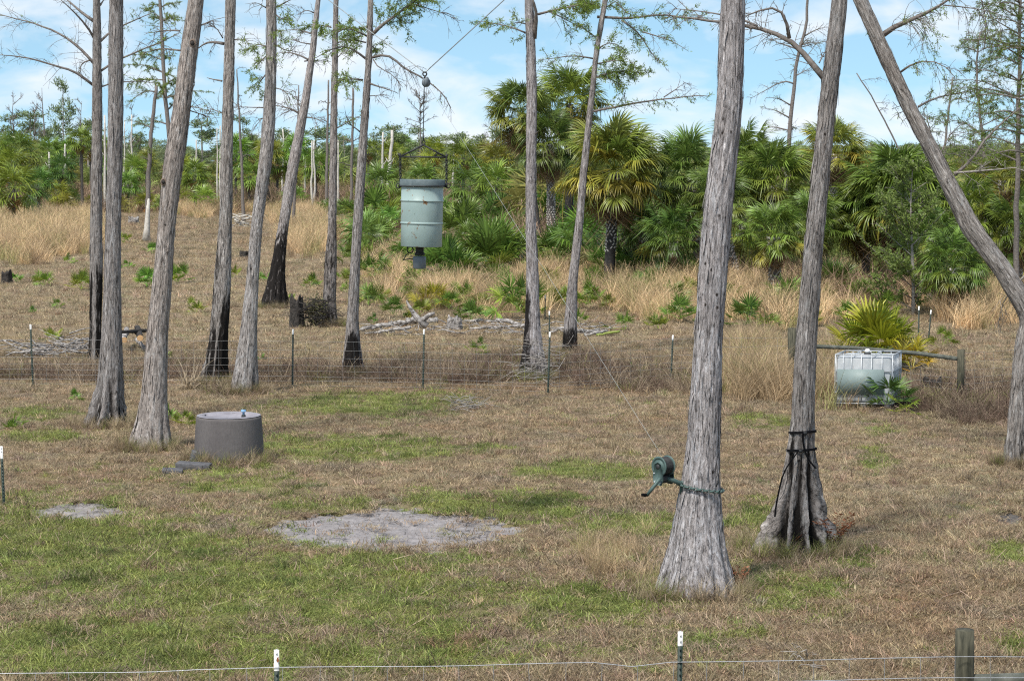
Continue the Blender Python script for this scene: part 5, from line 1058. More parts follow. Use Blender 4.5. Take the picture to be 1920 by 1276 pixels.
def wire_run(root, posts, heights, stay, z_of, r=.0022, rs=.0018, name='line_wire', sag=None, wm='old_wire'):
    """posts: list of (x,y); line wires one by one, the thin stays joined"""
    P = np.array(posts, float); d = np.r_[0, np.cumsum(np.linalg.norm(np.diff(P, axis=0), axis=1))]; n = int(d[-1] / 0.35) + 2; t_ = np.linspace(0, d[-1], n); X = np.interp(t_, d, P[:, 0]); Y = np.interp(t_, d, P[:, 1])
    rr = np.random.default_rng(int(abs(P[0, 0]) * 100) + 5)
    lines = []
    for h in heights:
        Z = h + np.cumsum(rr.normal(0, .003, n)) * .6 + (sag(X) if sag else 0); lines.append(Z); mb = MB(); mb.tube(np.stack([X, Y - .012, Z], 1), r, 4, False); part(name, mb, M[wm], root)
    mb = MB()
    for s in np.arange(stay / 2, d[-1], stay):
        x, y = np.interp(s, t_, X), np.interp(s, t_, Y); za = np.interp(s, t_, lines[0]); zb = np.interp(s, t_, lines[-1]); mid = (za + zb) / 2
        mb.tube([(x, y - .013, za), (x + rr.normal(0, .008), y - .013, mid), (x + rr.normal(0, .01), y - .013, zb)], rs, 3, False)
    o = part('stay_wires', mb, M[wm], root); o['kind'] = 'stuff'
# rear fence
def wp(px, py): g = gnd(px, py); return (g[0], g[1])
rf = thing('wire_fence', 'rear field wire fence on white tipped green steel posts', 'fence', (0, gy(728), 0))
rp = [(62, 722, 608), (305, 724, None), (548, 725, 617), (793, 729, 617), (1027, 738, 622), (1257, 720, 628)]
line = [wp(-180, 722)] + [wp(a, b) for a, b, c in rp] + [wp(1483, 716)]
for k, (a, b, c) in enumerate(rp):
    if c is None: continue
    x, y = wp(a, b); h = at(a, c, y)[2]; t_post_parts(rf, x, y, -.15, h, [-.02, .015, .02, .02, .03, .04][k])
wire_run(rf, line, [.06, .16, .27, .39, .53, .70, .90, 1.12], .305, None, .0028, .0024)
# front fence
ff = thing('wire_fence', 'front field wire fence along the bottom edge with steel posts and wooden end post', 'fence', (0, 17.6, 0))
DF = 17.6
fpx = [(-300, 1268), (518, 1250), (1273, 1238), (1815, 1229), (2300, 1226)]
fx = [at(p, q, DF)[0] for p, q in fpx]; fz = [at(p, q, DF)[2] for p, q in fpx]
for (px_, top), rust, le in (((518.5, 1217), True, 0.0), ((1273, 1183), False, .008)):
    x, _, z = at(px_, top, DF); t_post_parts(ff, x, DF, -.15, z, le, tip=.125 if px_ > 600 else .185, rusty=rust)
dipx = at(1205, 1250, DF)[0]
fsag = lambda X: np.interp(X, fx, fz) - 1.17 - 0.022 * (1 - np.cos((X - fx[1]) * 2.2)) * .3 - .055 * np.exp(-((X - dipx) / .16) ** 2)
wire_run(ff, [(fx[0], DF), (fx[-1], DF)], [.05, .17, .30, .45, .62, .80, .98, 1.17], .305, None, .0034, .0028, sag=fsag, wm='wire')
wx = at(1815, 1183, DF)[0]; wz = at(1815, 1185, DF)[2]
mb = MB(); zz = np.linspace(-.2, wz, 10); mb.tube(np.stack([wx + 0 * zz + .004 * np.sin(zz * 3), DF + .11 + 0 * zz, zz], 1), [.084] * 9 + [.08], 16); part('wooden_post', mb, M['wood_post'], ff, True)
mb = MB(); ry = at(1860, 1266, DF)[2]; mb.tube([(wx + .06, DF + .12, ry - .07), (wx + .6, DF + .12, ry - .055), (wx + 1.5, DF + .12, ry - .05)], .055, 12); part('brace_rail', mb, M['wood_rail'], ff, True)
# right rear brace and wires
br = thing('wire_fence', 'rear fence brace of mossy round posts and a rail behind the tank, with wire', 'fence', (wp(1640, 745)[0], gy(745), 0))
xa, ya = wp(1483, 716); xb, yb = wp(1800, 752)
for px_, py_, top, w in ((1484, 716, 615, 17), (1800, 752, 655, 14)):
    x, y = wp(px_, py_); h = at(px_, top, y)[2]; mb = MB(); mb.tube([(x, y, -.2), (x + .01, y, h * .5), (x, y, h)], [w / 2 * y / F] * 3, 12); part('wooden_post', mb, M['wood_post'], br, True)
ym = (ya * .45 + yb * .55)
mb = MB(); mb.tube([at(1492, 648, ya), at(1600, 652, ya * .65 + yb * .35), at(1720, 662, ya * .3 + yb * .7), at(1794, 672, yb)], .05, 10); part('brace_rail', mb, M['wood_rail'], br, True)
wire_run(br, [(xb, yb), wp(1990, 735), wp(2200, 722)], [.06, .16, .27, .39, .53, .70, .90, 1.10], .305, None, .0028, .0024)
wire_run(br, [(xa, ya), (xb, yb)], [.06, .16, .27, .39, .53, .70], .305, None, .0026, .0022)
for x, top, bs, l in ((8, 836, 948, 'white tipped steel post standing alone at the left edge'), (1022, 553, 600, 'upper of two far steel posts beside the forked cypress'), (1030, 583, 640, 'lower of two far steel posts beside the forked cypress'), (1722, 574, 640, 'left of two far steel posts behind the yellow fan palm'), (1740, 581, 640, 'right of two far steel posts, leaning, behind the yellow fan palm')):
    g = gnd(x, bs); h = at(x, top, g[1])[2]; rt_ = thing('steel_post', l, 'post', (g[0], g[1], 0), 'free standing steel posts'); t_post_parts(rt_, g[0], g[1], -.15, h, -.025 if x < 100 else (.07 if x == 1740 else 0), tip=.2 if x < 100 else .12)

# ------------------------------------------------------------------ hanging feeder
DD = 30.4; kf = DD / F
fd = thing('barrel_feeder', 'pale green barrel game feeder hanging on a cable, rust spotted', 'feeder', at(790, 462, DD))
def P3(x, y, dy=0.0): p = at(x, y, DD); p[1] += dy; return p
cb = P3(790, 462); ct = P3(792, 350); H = ct[2] - cb[2]; r0 = 39.3 * kf
tilt = np.array(Matrix.Rotation(R(1.2), 3, 'Y'))
prof = [(0.0, 0), (r0 * .96, 0), (r0 * .985, .008), (r0 * .985, H * .36), (r0 * .99, H * .375), (r0 * 1.022, H * .385), (r0 * 1.022, H * .40), (r0 * .99, H * .41), (r0, H * .42), (r0, H * .735), (r0 * 1.0, H * .75), (r0 * 1.03, H * .76), (r0 * 1.03, H * .775), (r0 * 1.0, H * .785), (r0 * 1.0, H)]
mb = MB(); mb.lathe(prof, cb, 48, tilt); part('drum', mb, M['drum'], fd, True)
lp = [(r0 * 1.005, H - .004), (r0 * 1.06, H - .004), (r0 * 1.075, H + .01), (r0 * 1.075, H + .095), (r0 * 1.06, H + .105), (r0 * .95, H + .105), (r0 * .93, H + .09), (0, H + .09)]
mb = MB(); mb.lathe(lp, cb, 48, tilt); lid = part('lid', mb, M['lid'], fd, True)
mb = MB(); mb.torus(cb + tilt @ np.array([0, 0, H + .012]), r0 * 1.07, .009, (1, 0, 0), (0, 1, 0), 40, 6); part('lid_ring', mb, M['black_iron'], lid, True)
for sx in (-1, 1):
    mb = MB(); c = P3(751 if sx < 0 else 836, 347); mb.box(c, (.05, .06, .07)); mb.torus(c + [sx * .03, 0, -.01], .033, .008, (1, 0, 0), (0, 0, 1), 12, 5); part('lug', mb, M['black_iron'], fd)
mb = MB(); nk = P3(787, 477); mb.lathe([(0, -.01), (.075, -.01), (.075, .02), (.06, .03), (.06, .10), (.085, .11), (.085, .125), (0, .125)], nk, 20); part('spreader_neck', mb, M['black_iron'], fd, True)
mb = MB(); mc = P3(786.5, 491); mb.lathe([(0, -.10), (.08, -.10), (.092, -.09), (.098, .06), (.088, .08), (.05, .09), (0, .09)], mc, 28); part('motor_housing', mb, M['motor'], fd, True)
mb = MB(); mb.torus(P3(769, 468, -.02), .045, .009, (1, 0, 0), (0, 0, 1), 18, 6); mb.tube([P3(766, 474), P3(760, 480), P3(756, 488)], .007, 5); mb.tube([P3(757, 487), P3(768, 485), P3(778, 486)], .008, 5); mb.tube([P3(764, 462), P3(763, 470), P3(768, 474)], .007, 5); part('spreader_guard', mb, M['black_iron'], fd, True)
mb = MB(); ap, le_, ri_ = P3(794, 272), P3(750, 294), P3(837, 295)
for a, b, rr in ((ap, le_, .013), (ap, ri_, .013), (le_, ri_, .012), (P3(771, 293.5), P3(767, 286), .008), (P3(816, 294), P3(820, 286), .008)): mb.tube([a, (a + b) / 2, b], rr, 7)
for e in (le_, ri_): mb.tube([e + [0, 0, .05], e, e + [0, 0, -.04]], .014, 7)
mb.tube([le_, P3(747, 288)], .014, 6); mb.tube([ri_, P3(839, 289)], .014, 6)
part('hanger_bracket', mb, M['black_iron'], fd, True)
mb = MB(); mb.torus(P3(794, 267), .032, .010, (1, 0, 0), (0, 0, 1), 14, 6, .7); mb.torus(P3(794, 258), .026, .009, (0, 1, 0), (0, 0, 1), 14, 6, .7); mb.tube([P3(793.5, 262), P3(793.5, 250)], .012, 6); part('shackle', mb, M['black_iron'], fd, True)
for (x0, y0), (x1, y1) in (((750, 296), (751, 343)), ((837, 297), (837, 343))):
    mb = MB(); n = 11
    for q in range(n):
        f = (q + .5) / n; c = P3(x0 + (x1 - x0) * f, y0 + (y1 - y0) * f); mb.torus(c, .017, .0055, (1, 0, 0) if q % 2 else (0, 1, 0), (0, 0, 1.5), 10, 4)
    part('chain', mb, M['black_iron'], fd, True)
# pulley and cables
pl = thing('pulley', 'grey pulley block where the feeder cables meet', 'pulley', P3(797, 150))
mb = MB(); mb.lathe([(0, -.02), (.05, -.02), (.066, -.016), (.055, 0), (.066, .016), (.05, .02), (0, .02)], P3(799, 155), 24, np.array(Matrix.Rotation(R(35), 3, 'Z') @ Matrix.Rotation(R(90), 3, 'X'))); part('sheave', mb, M['motor'], pl, True)
mb = MB(); rz = np.array(Matrix.Rotation(R(35), 3, 'Z'))
for s_ in (-1, 1):
    c = P3(798.5, 153) + rz @ np.array([0, s_ * .03, 0]); mb.lathe([(0, -.004), (.05, -.004), (.05, .004), (0, .004)], c, 20, rz @ np.array(Matrix.Rotation(R(90), 3, 'X')) @ np.diag([.8, 1.35, 1]))
part('cheek_plate', mb, M['motor'], pl)
mb = MB(); mb.torus(P3(796.5, 139), .028, .010, (1, 0, 0), (0, 0, 1), 14, 6); mb.tube([P3(796.5, 142), P3(797, 146)], .014, 6); part('swivel_eye', mb, M['black_iron'], pl, True)
def cable(label, pts, rad=.005, mat='cable', sagz=0):
    pts = np.array(pts); o = thing('cable', label, 'cable', pts[0]); mb = MB(); n = 30; t_ = np.linspace(0, 1, n)[:, None]; P = pts[0] * (1 - t_) + pts[1] * t_; P[:, 2] -= (sagz * 4 * t_ * (1 - t_))[:, 0]; mb.tube(P, rad, 5); part('strand', mb, M[mat], o, True); return o
jn = P3(796.5, 136.5)
cable('steel cable rising from the pulley to the upper right', [jn, at(1060, -105, 33)], .0085)
cable('steel cable rising from the pulley to the upper left', [jn, at(430, -140, 33)], .0065)
cable('lift line hanging from the pulley to the feeder bracket', [P3(795.5, 160), P3(793.5, 252)], .007, 'black_iron')
Wd = gy(1121) + .25
cable('thin lift line slanting from the pulley down to the winch', [P3(802, 160), at(1246, 862, Wd)], .0022)

# winch on the nearest trunk
wc = thing('hand_winch', 'green hand winch with a crank fixed to the nearest trunk', 'winch', at(1245, 885, Wd))
def W3(x, y, dy=0.0): p = at(x, y, Wd); p[1] += dy; return p
axr = np.array(Matrix.Rotation(R(-47), 3, 'Z') @ Matrix.Rotation(R(90), 3, 'X')); axd = axr @ np.array([0, 0, 1.0]); axu = norm(np.cross(axd, [0, 0, 1.0]))
cw = W3(1244, 873)
mb = MB(); mb.lathe([(.03, -.07), (.104, -.07), (.106, -.02), (.104, .02), (.107, .07), (.03, .07)], cw, 30, axr)
for q in range(7): mb.torus(cw + axd * (-.06 + q * .02), .106, .009, axu, (0, 0, 1.), 26, 5)
part('cable_reel', mb, M['black_iron'], wc, True)
mb = MB()
for s_ in (-1, 1):
    c = cw + axd * s_ * .082; mb.lathe([(.02, -.006), (.124, -.006), (.130, 0), (.124, .008), (.104, .010), (.100, .002), (.078, .002), (.074, .012), (.02, .012)] if s_ > 0 else [(.02, .006), (.124, .006), (.130, 0), (.124, -.008), (.02, -.010)], c, 34, axr)
part('reel_flange', mb, M['winch'], wc, True)
mb = MB(); mb.lathe([(0, -.10), (.034, -.10), (.034, .105), (.026, .115), (0, .115)], cw, 16, axr); part('axle', mb, M['black_iron'], wc, True)
mb = MB()
for s_ in (-1, 1):
    c = cw + axd * s_ * .102; pts = [(-.055, .03), (.0, .055), (.055, .03), (.085, -.10), (.075, -.20), (.03, -.235), (-.06, -.235), (-.09, -.17), (-.08, -.08)]; n = len(pts)
    V = [c + axu * a + np.array([0, 0, b]) + axd * e for e in (-.005, .005) for a, b in pts]; mb.add(V, [[i, (i + 1) % n, n + (i + 1) % n, n + i] for i in range(n)], [[0, i, i + 1] for i in range(1, n - 1)] + [[n, n + i + 1, n + i] for i in range(1, n - 1)])
part('side_plate', mb, M['winch'], wc)
mb = MB(); g0 = cw + np.array([0, 0, -.165]); mb.lathe([(0, -.095), (.055, -.095), (.055, .095), (0, .095)], g0, 20, axr)
for q in range(20):
    a_ = q / 20 * 6.283; mb.box(g0 + axd * .088 + axu * math.cos(a_) * .058 + np.array([0, 0, math.sin(a_) * .058]), (.012, .012, .012))
part('gear', mb, M['black_iron'], wc)
mb = MB()
for s_ in (-1, 1):
    for a, b in ((-.05, -.2), (.05, -.2), (.06, -.09)): mb.lathe([(0, -.008), (.012, -.008), (.012, .008), (0, .008)], cw + axd * s_ * .108 + axu * a + np.array([0, 0, b]), 7, axr)
part('bolts', mb, M['galv'], wc)
mb = MB(); mb.tube([W3(1236, 893, -.14), W3(1232, 898, -.17), W3(1222, 910, -.18), W3(1212, 923, -.18)], [.022, .024, .022, .02], 8); ck = part('crank_arm', mb, M['winch'], wc, True)
mb = MB(); mb.tube([W3(1213, 923, -.17), W3(1207, 923, -.19), W3(1201, 922, -.2)], [.02, .022, .02], 10); part('grip', mb, M['black_rubber'], ck, True)
mb = MB(); mb.tube([W3(1250, 897), W3(1262, 900, .0), W3(1275, 906, .05), W3(1283, 914, .12)], [.034, .03, .03, .035], 8); mb.box(W3(1281, 915, .1), (.07, .05, .16)); part('mount_arm', mb, M['winch'], wc)
# chain round trunk
chn = thing('chain', 'green steel chain wrapped round the nearest trunk at winch height', 'chain', at(1312, 912, Wd - .1))
mb = MB(); Dt = gy(1121) + .42; ctr = at(1313, 912, Dt); nl_ = 44
for q in range(nl_):
    a0 = q / nl_ * 2 * math.pi; rr = .29; a_ = a0
    zc = ctr[2] - .05 * math.cos(a_); c = ctr + np.array([math.cos(a_) * rr, math.sin(a_) * rr, 0]); c[2] = ctr[2] - .045 * math.cos(a_); tg = np.array([-math.sin(a_), math.cos(a_), 0]); nn = np.array([math.cos(a_), math.sin(a_), 0]); mb.torus(c, .018, .007, tg * 1.6, (0, 0, 1.) if q % 2 else nn, 8, 4)
lk = part('links', mb, M['winch'], chn, True)
mb = MB(); mb.tube([at(1343, 912, Dt - .2), at(1345, 906, Dt - .2), at(1346, 900, Dt - .19)], .010, 6); part('hook', mb, M['black_iron'], chn, True)
# straps on the fluted cypress
Dst = gy(1042) + .45
def strap(label, py, xl, xr, tails):
    o = thing('strap', label, 'strap', at((xl + xr) / 2, py, Dst - .2), 'black straps on the fluted trunk'); c = at((xl + xr) / 2, py, Dst); rr = (xr - xl) / 2 * Dst / F + .022; an = np.linspace(0, 2 * np.pi, 40, endpoint=False)
    V = [[c[0] + math.cos(a) * rr, c[1] + math.sin(a) * rr, c[2] + .012 * math.cos(a) + .018 * math.sin(-a) + dz] for dz in (-.017, .017) for a in an]; n = 40
    V += [[c[0] + math.cos(a) * (rr - .008), c[1] + math.sin(a) * (rr - .008), c[2] + .012 * math.cos(a) + .018 * math.sin(-a) + dz] for dz in (-.017, .017) for a in an]
    Q = [[i, (i + 1) % n, n + (i + 1) % n, n + i] for i in range(n)] + [[2 * n + i, 3 * n + i, 3 * n + (i + 1) % n, 2 * n + (i + 1) % n] for i in range(n)] + [[n + i, n + (i + 1) % n, 3 * n + (i + 1) % n, 3 * n + i] for i in range(n)]
    mb = MB(); mb.add(V, Q); part('band', mb, M['black_rubber'], o)
    mb = MB(); bx = at(tails[0][0][0], py, Dst); mb.box((bx[0], c[1] - rr - .01, bx[2] + .005), (.05, .02, .045)); part('buckle', mb, M['black_iron'], o)
    for tl in tails:
        P = np.array([at(x, y, Dst - rr - .02 - f) for x, y, f in tl]); P = resample(P, 10); sd = np.array([1., 0, .25]) * .013; V = np.concatenate([P - sd, P + sd, P - sd + [0, .006, 0], P + sd + [0, .006, 0]]); m = 10
        Q = [[i, i + 1, m + i + 1, m + i] for i in range(m - 1)] + [[2 * m + i, 3 * m + i, 3 * m + i + 1, 2 * m + i + 1] for i in range(m - 1)]; mb = MB(); mb.add(V, Q); part('tail', mb, M['black_rubber'], o)
strap('upper black strap round the fluted cypress', 809, 1481, 1528, [[(1506, 812, 0), (1505, 825, .01), (1509, 845, .02), (1516, 862, .03), (1530, 878, .05)]])
strap('lower black strap round the fluted cypress', 842, 1476, 1529, [[(1497, 845, 0), (1490, 856, .02), (1476, 872, .03), (1467, 890, .04), (1462, 915, .07), (1455, 945, .10), (1453, 968, .14)]])

# ------------------------------------------------------------------ concrete cylinder with blocks
Dc = gy(870) + .62; kc = Dc / F
cc_ = at(430, 868, Dc); cc_[2] = 0
cy = thing('concrete_cistern', 'grey tapered concrete cylinder with a blue valve on its top', 'cistern', cc_)
ht = at(430, 779, Dc)[2]; rb, rt2 = 66 * kc, 61 * kc
mb = MB(); mb.lathe([(rb + .005, -.15), (rb, .02), (rb * .985, ht * .3), (rt2 + .005, ht * .94), (rt2, ht - .012), (rt2 - .015, ht), (rt2 - .12, ht + .002)], cc_, 72); part('body', mb, M['concrete'], cy, True)
mb = MB(); n = 72; an = np.linspace(0, 2 * np.pi, n, endpoint=False); rr2 = (rt2 - .13) + .02 * np.sin(an * 5) + .012 * np.sin(an * 9 + 1)
V = np.concatenate([np.stack([cc_[0] + np.cos(an) * (rt2 - .119), cc_[1] + np.sin(an) * (rt2 - .119), np.full(n, ht + .002)], 1), np.stack([cc_[0] + np.cos(an) * (rt2 - .01), cc_[1] + np.sin(an) * (rt2 - .01), np.full(n, ht + .012)], 1), np.stack([cc_[0] + np.cos(an) * rr2, cc_[1] + np.sin(an) * rr2, np.full(n, ht + .02)], 1), np.stack([cc_[0] + np.cos(an) * (rr2 - .03), cc_[1] + np.sin(an) * (rr2 - .03), np.full(n, ht - .03)], 1), [[cc_[0], cc_[1], ht - .028]]])
Q = [[a * n + i, a * n + (i + 1) % n, (a + 1) * n + (i + 1) % n, (a + 1) * n + i] for a in (1, 2) for i in range(n)]
mb.add(V, Q, [[3 * n + i, 3 * n + (i + 1) % n, 4 * n] for i in range(n)]); part('top_slab', mb, M['concrete_top'], cy)
vp = at(460, 779, Dc); vp[2] = ht - .03; vp[1] -= .25
mb = MB(); mb.lathe([(0, 0), (.04, 0), (.04, .07), (.03, .08), (0, .08)], vp, 14); v_ = part('valve', mb, M['black_iron'], cy, True)
mb = MB(); mb.lathe([(0, .081), (.022, .081), (.022, .13), (.05, .135), (.05, .15), (0, .15)], vp, 14); mb.box(vp + [0, 0, .165], (.09, .022, .02)); part('blue_handle', mb, M['blue'], v_)
for x, y, sx, sy, sz, l, rz_ in ((322, 888, .36, .22, .09, 'dark low concrete block left of the cylinder, outermost', .1), (362, 880, .62, .25, .12, 'dark concrete block against the foot of the cylinder', -.12), (372, 868, .3, .25, .2, 'dark stone slab leaning on the left foot of the cylinder', .3)):
    g = gnd(x, y); o = thing('concrete_block', l, 'block', (g[0], g[1] + .1, 0), 'dark blocks by the cylinder'); mb = MB(); m = np.array(Euler((0.05, .04 if sz < .15 else .3, rz_)).to_matrix()); mb.box((g[0], g[1] + .1, sz / 2 - .01), (sx, sy, sz), m); b = part('block', mb, M['dark_block'], o); bv = b.modifiers.new('edge', 'BEVEL'); bv.width = .012; bv.segments = 2

# ------------------------------------------------------------------ white caged water tank
Dt_ = gy(768) + .12; yaw = R(20)
org = at(1672, 764, Dt_); org[2] = 0.0
tk = thing('water_tank', 'white plastic tote tank in a metal cage on a low pallet, green panel on front', 'tank', org)
ex = np.array([-math.cos(yaw), math.sin(yaw) * .35, 0]); ex = ex / np.linalg.norm(ex); ey = np.array([math.sin(R(21)), math.cos(R(21)), 0]); ez = np.array([0, 0, 1.])
WX, WY, H0, H1 = 1.25, 1.04, .12, 1.2
def tkp(a, b, c): return org + ex * a + ey * b + ez * c
RM = np.stack([ex, ey, ez], 1)
def tbox(a, b, c, sa, sb, sc): m = MB(); m.box(tkp(a, b, c), (sa, sb, sc), RM); return m
b = part('tank_bottle', tbox(WX / 2, WY / 2, (H0 + H1) / 2 - .01, WX - .05, WY - .05, H1 - H0 - .06), M['plastic_white'], tk); bv = b.modifiers.new('round', 'BEVEL'); bv.width = .06; bv.segments = 3
def tcyl(p, q, r_=.011): m = MB(); m.tube([p, (p + q) / 2, q], r_, 7); return m
for hgt in (H0, .36, .60, .84, H1):
    for a, b_ in (((0, 0), (WX, 0)), ((0, 0), (0, WY)), ((WX, 0), (WX, WY)), ((0, WY), (WX, WY))):
        part('cage_bar', tcyl(tkp(a[0], a[1], hgt), tkp(b_[0], b_[1], hgt), .015 if hgt in (H0, H1) else .011), M['galv'], tk)
for f in (0.0, .18, .36, .54, .72, .86, 1.0):
    for yy in (0, WY): part('cage_bar', tcyl(tkp(WX * f, yy + (-.004 if yy == 0 else .004), H0), tkp(WX * f, yy + (-.004 if yy == 0 else .004), H1)), M['galv'], tk)
for f in (.14, .28, .42, .56, .70, .85):
    for xx in (0, WX): part('cage_bar', tcyl(tkp(xx + (-.004 if xx == 0 else .004), WY * f, H0), tkp(xx + (-.004 if xx == 0 else .004), WY * f, H1)), M['galv'], tk)
part('label_panel', tbox(WX * .55, -.022, .60, WX * .82, .006, .56), M['plate'], tk)
for f in (.32, .68): part('top_bar', tcyl(tkp(WX * f, 0, H1 + .012), tkp(WX * f, WY, H1 + .012), .013), M['galv'], tk)
mb = MB(); mb.lathe([(0, 0), (.08, 0), (.08, .05), (.07, .06), (0, .06)], tkp(WX * .52, WY * .5, H1 - .05), 18); cp_ = part('filler_neck', mb, M['black_iron'], tk, True)
mb = MB(); mb.lathe([(0, .061), (.055, .061), (.055, .12), (.035, .14), (0, .14)], tkp(WX * .52, WY * .5, H1 - .05), 18); part('white_cap', mb, M['white_paint'], cp_, True)
for f in (.08, .5, .92): part('pallet_foot', tbox(WX * f, WY / 2, .045, .13, WY, .10), M['dark_block'], tk)
part('pallet_deck', tbox(WX / 2, WY / 2, .103, WX, WY, .016), M['galv'], tk)
mb = MB(); mb.tube([tkp(.28, -.02, .2), tkp(.28, -.1, .2), tkp(.28, -.12, .16)], .035, 10); part('outlet_valve', mb, M['black_iron'], tk, True)

# ------------------------------------------------------------------ stumps, logs, brush piles
def stump(label, px, py, w, h, seed, mat='charwood', group=None):
    g = gnd(px, py); k = g[1] / F; r = np.random.default_rng(seed); rb_ = w / 2 * k; hh = h * k; o = thing('tree_stump', label, 'stump', (g[0], g[1], 0), group)
    n, m = 26, 12; an = np.linspace(0, 2 * np.pi, n, endpoint=False); V = []
    jag = r.uniform(.35 if mat == 'driftwood' else .6, 1.0, n); jag = (jag + np.roll(jag, 1)) / 2
    for q in range(m):
        f = q / (m - 1); rr = rb_ * (1 + .35 * (1 - f) ** 3) * (.92 + .10 * np.sin(an * 5 + seed) + .06 * r.normal(size=n)); V.append(np.stack([g[0] + np.cos(an) * rr, g[1] + rb_ + np.sin(an) * rr, -.1 + (hh * jag + .1) * f], 1))
    V.append(np.stack([g[0] + np.cos(an) * rb_ * .6, g[1] + rb_ + np.sin(an) * rb_ * .6, hh * jag * .85], 1)); V = np.concatenate(V + [np.array([[g[0], g[1] + rb_, hh * .72]])])
    Q = [[a * n + i, a * n + (i + 1) % n, (a + 1) * n + (i + 1) % n, (a + 1) * n + i] for a in range(m) for i in range(n)]; mb = MB(); mb.add(V, Q, [[m * n + i, m * n + (i + 1) % n, len(V) - 1] for i in range(n)]); part('wood', mb, M[mat], o)
stump('dark burnt stump at the left edge of the field', 10, 532, 20, 28, 1); stump('tall black charred stump left of the slim cypress', 555, 613, 26, 68, 2); stump('small dark stump by the pale bent cypress', 458, 482, 20, 14, 3); stump('burnt stump right of the nearest trunk behind the fence', 1420, 658, 30, 26, 4); stump('dark low stump right of the tank in the weeds', 1752, 738, 34, 34, 5)
stump('weathered hollow grey stump in the fallen logs', 852, 618, 28, 30, 6, 'driftwood'); stump('weathered low root mass by the white footed cypress', 248, 418, 20, 14, 7, 'driftwood')
def log(label, a, b, d, seed, mat='driftwood', end=None, lift=0.0, group='fallen grey logs', py=None):
    D = gy(py or max(a[1], b[1])); k = D / F; r = np.random.default_rng(seed); p, q = at(a[0], a[1], D), at(b[0], b[1], D); p[1] += r.uniform(-.3, .3); q[1] += r.uniform(-.6, .6); 
    if lift: q[1] += 1.6; p[1] -= .2
    if lift == 0: p[2] = max(d / 2 * k * .7, min(p[2], .4)); q[2] = max(d / 2 * k * .7, min(q[2], .4))
    o = thing('log', label, 'log', (p[0], p[1], 0), group); n = 9; P = np.array([p + (q - p) * f for f in np.linspace(0, 1, n)]); P[1:-1] += r.normal(0, d * k * .12, (n - 2, 3)); mb = MB(); mb.tube(P, d / 2 * k * r.uniform(.8, 1.1, n), 9); part('bark', mb, M[mat], o, True)
    if end is not None:
        e = P[0]; t_ = norm(P[0] - P[1]); mb = MB(); u = norm(np.cross(t_, [0, 0, 1.])); w = np.cross(u, t_); an = np.linspace(0, 6.283, 14, endpoint=False); rr = d / 2 * k * .98; c = e + t_ * .006; mb.add([c + u * math.cos(x) * rr + w * math.sin(x) * rr for x in an] + [c + t_ * .004], None, [[i, (i + 1) % 14, 14] for i in range(14)]); part('cut_end', mb, M['cutwood'], o)
    return o
for k, (l, a, b, d) in enumerate([('grey log left part of the fallen line', (676, 622), (735, 606), 9), ('grey log right of the wedge burnt trunk', (700, 628), (770, 612), 7), ('pale log lying left of the forked root', (728, 612), (788, 598), 10), ('grey forked root mass standing in the log line', (762, 600), (818, 606), 13), ('long pale log right of the hollow stump', (862, 604), (960, 602), 7), ('long thin log right of the hollow stump, lower', (880, 618), (1005, 612), 5), ('pale log running behind the forked cypress', (930, 600), (1012, 614), 8), ('pale log left of the thin cypress', (1030, 626), (1062, 612), 6), ('pale log right of the thin cypress', (1080, 618), (1128, 628), 8), ('short pale log by the green stalk', (1096, 630), (1140, 622), 6)]): log(l, a, b, d, 50 + k)
Dr = gy(615); o = thing('root_snag', 'grey upright root branch above the log line left of the stump', 'dead wood', at(790, 612, Dr)); mb = MB(); mb.tube([at(800, 612, Dr), at(788, 602, Dr), at(776, 588, Dr), at(768, 575, Dr), at(762, 563, Dr)], [.12, .10, .08, .05, .02], 8); mb.tube([at(790, 602, Dr), at(805, 590, Dr), at(815, 586, Dr)], [.09, .07, .04], 8); part('wood', mb, M['driftwood'], o, True)
log('green palm stalk lying at the right end of the logs', (1118, 628), (1162, 620), 5, 71, 'palm_green' if 'palm_green' in M else 'blue', group=None) if False else None
M['stalk'] = simple('green_palm_stalk', (0.16, 0.22, 0.045), (0.24, 0.28, 0.07), 6)
log('green palm stalk lying at the right end of the logs', (1118, 629), (1162, 621), 5, 71, 'stalk', group=None)
for k, (l, a, b, d) in enumerate([('cut log with orange end, right end of the pile', (266, 632), (236, 624), 12), ('cut log with pale end beside the big left trunk', (237, 635), (212, 628), 11), ('dark log lying on top of the cut pile', (230, 621), (262, 625), 7), ('grey log at the bottom of the cut pile', (268, 652), (236, 645), 8)]):
    log(l, a, b, d, 90 + k, 'charwood' if k in (0, 2) else 'driftwood', end=True if k < 2 else None, lift=1, group='cut logs behind the left trunks', py=660)
def brush_pile(label, regs, py, n, seed, length, mat, name='brush_pile', rad=.012):
    D = gy(py); r = np.random.default_rng(seed); x0, x1, y0, y1 = regs; c = at((x0 + x1) / 2, py, D); o = thing(name, label, 'brush', (c[0], D, 0)); mb = MB()
    for q in range(n):
        p = at(r.uniform(x0, x1), r.uniform(y0, y1), D); p[1] += r.normal(0, .35); p[2] = max(.02, p[2]); a = r.normal(0, .5) + (np.pi if r.random() < .5 else 0); d = np.array([math.cos(a), math.sin(a), r.normal(.05, .22)]); L = length * r.uniform(.3, 1.); pts = np.array([p, p + d * L * .5 + r.normal(0, .05, 3), p + d * L + r.normal(0, .08, 3)]); pts[:, 2] = np.maximum(pts[:, 2], .015); mb.tube(pts, np.array([1.2, 1, .5]) * rad * r.uniform(.6, 2.0), 5)
    part('sticks', mb, M[mat], o, True)['kind'] = 'stuff'
brush_pile('pile of grey sticks left of the burn scarred trunk', (40, 168, 640, 664), 668, 45, 1, 1.1, 'driftwood', rad=.013)
